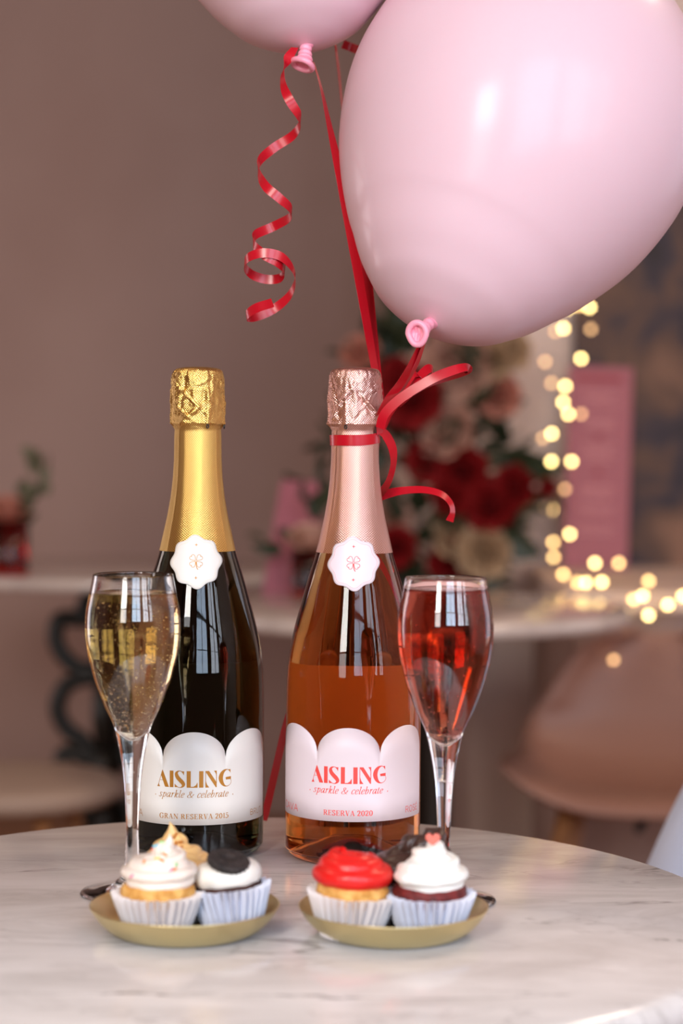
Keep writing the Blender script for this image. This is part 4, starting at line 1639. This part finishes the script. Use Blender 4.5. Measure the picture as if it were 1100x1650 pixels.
bd = 1.31
tipR = G(698, 519, 1.262)
balR, axR = balloon('large pink balloon at the upper right tied to the pink bottle', tipR, G(861, 154, 1.33), 0.975)
knot(balR, G(672, 537, 1.232), (-0.35, -1, -0.12), 15 * 1.23 / FPX, 17 * 1.23 / FPX, tipR + axR * 0.003)
tipL = G(487, 69, 1.31)
balL, axL = balloon('pink balloon cut off by the top edge with a curled red ribbon', tipL, G(452, -300, 1.34), 0.87)
knot(balL, G(487, 104, 1.300), (-0.40, -0.22, -0.91), 21 * 1.3 / FPX, 15 * 1.3 / FPX, tipL + axL * 0.002 + Vector((0.003, 0, 0)))


# ------------------------------------------------------------------ ribbons
def ribbon_obj(name, pts, wdir, width, parent=None):
    n = len(pts)
    v = []
    f = []
    for i in range(n):
        w_ = Vector(wdir[i]).normalized() * width / 2
        v += [pts[i] - w_, pts[i] + w_]
    for i in range(n - 1):
        f.append((2 * i, 2 * i + 1, 2 * i + 3, 2 * i + 2))
    o = obj(name, v, f, M['ribbon'], parent)
    s = o.modifiers.new('thickness', 'SOLIDIFY')
    s.thickness = 0.00018
    s.offset = 0
    e_ = o.modifiers.new('edges', 'EDGE_SPLIT')
    e_.split_angle = math.radians(50)
    return o


RW = 0.0064


def ribbon_px(name, data, label=None, parent=None, n=10, group=None):
    """data: (px, py, depth, visible width fraction, twist sign)"""
    P = [G(a, b_, c) for a, b_, c, *_ in data]
    pts = catmull(P, n)
    tw = catmull([(math.asin(max(-1, min(1, d[3]))), 0, 0) for d in data], n)
    wd = []
    for i, p in enumerate(pts):
        t = (pts[min(i + 1, len(pts) - 1)] - pts[max(i - 1, 0)]).normalized()
        view = (p - Vector((0, 0, CAMZ))).normalized()
        side = t.cross(view).normalized()
        dep = side.cross(t).normalized()
        a = tw[i].x
        wd.append(side * math.sin(a) + dep * math.cos(a))
    if parent:
        pts = [p - parent.location for p in pts]
    o = ribbon_obj(name, pts, wd, RW, parent)
    if label:
        tag(o, label, 'ribbon', group)
    return o


# the curl hanging from the left balloon
cz = lambda pts: [(320 + x / 2.895, y / 2.895, s) for x, y, s in pts]
curl = cz([(448, 222, 0.2), (415, 275, 0.5), (392, 335, 0.8), (396, 405, 0.9), (428, 475, 1.0), (466, 535, 0.7), (474, 575, 0.0), (438, 632, -0.8), (350, 690, -1.0), (286, 748, -0.5), (278, 802, 0.2), (312, 868, 0.9),
           (376, 924, 1.0), (428, 972, 0.5), (424, 1014, -0.2), (345, 1058, -1.0), (264, 1096, -0.5), (258, 1142, 0.3), (308, 1190, 0.9), (372, 1226, 0.8), (402, 1262, 0.1), (376, 1298, -0.8), (310, 1302, -1.0),
           (244, 1278, -0.8), (213, 1236, -0.1), (236, 1198, 0.7), (305, 1180, 1.0), (382, 1196, 0.9), (436, 1250, 0.4), (450, 1310, 0.0), (418, 1384, -0.6), (345, 1444, -0.9), (262, 1478, -0.6), (222, 1474, 0.0), (262, 1440, 0.6), (345, 1412, 0.9)])
CR = 0.014
P = [G(x, y, 1.305 - CR * s) for x, y, s in curl]
pts = catmull(P, 8)
# local axis of the helix: running mean of the path
wd = []
for i, p in enumerate(pts):
    a, b_ = max(0, i - 28), min(len(pts), i + 29)
    c = sum((pts[j] for j in range(a, b_)), Vector()) / (b_ - a)
    rv = p - c
    rv.z *= 0.15
    t = (pts[min(i + 1, len(pts) - 1)] - pts[max(i - 1, 0)]).normalized()
    rv = (rv - t * rv.dot(t))
    w_ = rv.cross(t)
    if w_.length < 1e-6:
        w_ = Vector((0, 0, 1))
    w_.normalize()
    if wd and w_.dot(wd[-1]) < 0:
        w_ = -w_
    wd.append(w_)
for _ in range(3):
    wd = [(wd[max(i - 1, 0)] + wd[i] + wd[min(i + 1, len(wd) - 1)]).normalized() for i in range(len(wd))]
tag(ribbon_obj('curled_ribbon', pts, wd, RW * 0.95), 'red curled ribbon spiralling down from the knot of the left balloon', 'ribbon')

NK = 1.283
ribbon_px('straight_ribbon', [(505, 100, 1.31, 0.15), (517, 140, 1.31, 0.22), (530, 200, 1.31, 0.5), (545, 270, 1.31, 0.85), (562, 360, 1.31, 0.95), (580, 460, 1.31, 0.9), (594, 540, 1.312, 0.8), (604, 598, 1.314, 0.7), (611, 650, 1.31, 0.7), (612, 700, 1.302, 0.7)],
          'red ribbon stretched from the left balloon knot down to the pink bottle neck')
ribbon_px('straight_ribbon', [(575, 330, 1.36, 0.4), (584, 385, 1.345, 0.9), (592, 450, 1.335, 0.95), (601, 530, 1.325, 0.8), (608, 600, 1.318, 0.75), (614, 650, 1.312, 0.7), (613, 702, 1.304, 0.7)],
          'red ribbon emerging from behind the large balloon, running to the bottle neck')
ribbon_px('straight_ribbon', [(539, 62, 1.42, 0.2), (545, 110, 1.42, 0.3), (550, 160, 1.42, 0.25), (556, 215, 1.42, 0.2), (570, 330, 1.41, 0.3), (577, 400, 1.39, 0.35), (592, 520, 1.36, 0.35), (606, 640, 1.33, 0.3), (612, 698, 1.306, 0.4)],
          'thin edge-on red ribbon between the two balloons, running behind the large one')
ribbon_px('ribbon_end', [(552, 71, 1.43, 0.95), (565, 76, 1.43, 0.95), (580, 82, 1.435, 0.95), (600, 92, 1.44, 0.9)], 'short cut ribbon end poking out between the two balloons')

# ribbon tied round the neck of the pink bottle, with loops and tails
tie = thing('neck_ribbon', 'red ribbon tied round the pink bottle neck with loop and curling tails', 'ribbon', (b2.x, D2, TABLE))
zt = zz(708)
v = []
f = []
nb_ = 72
for k in range(nb_):
    a = 2 * PI * k / nb_
    zc_ = zt + 0.0014 * max(0, math.sin(a)) ** 2 * 1.4
    for dz in (-1, 1):
        z = zc_ + dz * 0.0034
        r = max(body_r(z) + 0.0009, 0.0158)
        if dz > 0:
            r = max(r, 0.0162)
        v.append((math.sin(a) * r, -math.cos(a) * r, z))
for k in range(nb_):
    l_ = (k + 1) % nb_
    f.append((2 * k, 2 * l_, 2 * l_ + 1, 2 * k + 1))
o = obj('band', v, f, M['ribbon'], tie)
s = o.modifiers.new('thickness', 'SOLIDIFY')
s.thickness = 0.0003
s.offset = 1
e_ = o.modifiers.new('edges', 'EDGE_SPLIT')
e_.split_angle = math.radians(50)
ribbon_px('strand', [(676, 558, 1.245, 0.45), (662, 588, 1.25, 0.6), (645, 618, 1.262, 0.75), (625, 645, 1.272, 0.8), (612, 672, 1.278, 0.7), (612, 700, 1.280, 0.6)], parent=tie)
ribbon_px('strand', [(682, 556, 1.246, 0.3), (670, 588, 1.254, 0.4), (652, 620, 1.268, 0.35), (632, 648, 1.278, 0.4), (616, 676, 1.284, 0.5), (613, 702, 1.284, 0.5)], parent=tie)
ribbon_px('loop', [(612, 690, 1.272, 0.9), (619, 668, 1.270, 0.95), (640, 646, 1.268, 0.95), (672, 624, 1.266, 0.95), (705, 606, 1.265, 0.95), (735, 595, 1.266, 0.9), (750, 592, 1.270, 0.75), (754, 597, 1.276, 0.6),
                   (742, 603, 1.280, 0.55), (715, 612, 1.280, 0.45), (688, 622, 1.279, 0.35), (655, 640, 1.280, 0.5), (630, 660, 1.281, 0.7), (615, 690, 1.282, 0.7)], parent=tie)
ribbon_px('loop', [(614, 690, 1.288, 0.8), (630, 655, 1.292, 0.8), (650, 625, 1.296, 0.8), (664, 604, 1.298, 0.8), (673, 604, 1.300, 0.2), (676, 614, 1.300, -0.4), (655, 635, 1.298, -0.6), (632, 660, 1.292, -0.6), (616, 692, 1.287, -0.6)], parent=tie)
ribbon_px('loop', [(655, 632, 1.296, 0.6), (675, 608, 1.300, 0.85), (690, 594, 1.303, 0.9), (697, 597, 1.306, 0.3), (694, 606, 1.308, -0.4), (670, 628, 1.305, -0.5), (640, 655, 1.296, -0.5)], parent=tie)
ribbon_px('tail', [(612, 694, 1.281, 0.7), (622, 702, 1.284, 0.9), (632, 722, 1.288, 0.85), (634, 745, 1.292, 0.6), (628, 770, 1.297, 0.6), (618, 788, 1.303, 0.75), (606, 800, 1.312, 0.9)], parent=tie)
ribbon_px('tail', [(600, 806, 1.318, 0.9), (617, 798, 1.315, 0.95), (645, 791, 1.312, 0.8), (680, 789, 1.310, 0.7), (708, 795, 1.309, 0.65), (724, 808, 1.309, 0.55), (729, 824, 1.309, 0.5), (724, 840, 1.309, 0.8)], parent=tie)
bt = T(424, 1334)
ribbon_px('tail', [(606, 704, 1.302, 0.8), (600, 760, 1.325, 0.7), (580, 860, 1.345, 0.7), (530, 980, 1.355, 0.7), (490, 1080, 1.358, 0.7), (463, 1160, 1.36, 0.75), (445, 1235, 1.36, 0.8), (430, 1300, 1.362, 0.8), (424, 1322, 1.362, 0.8)], parent=tie)
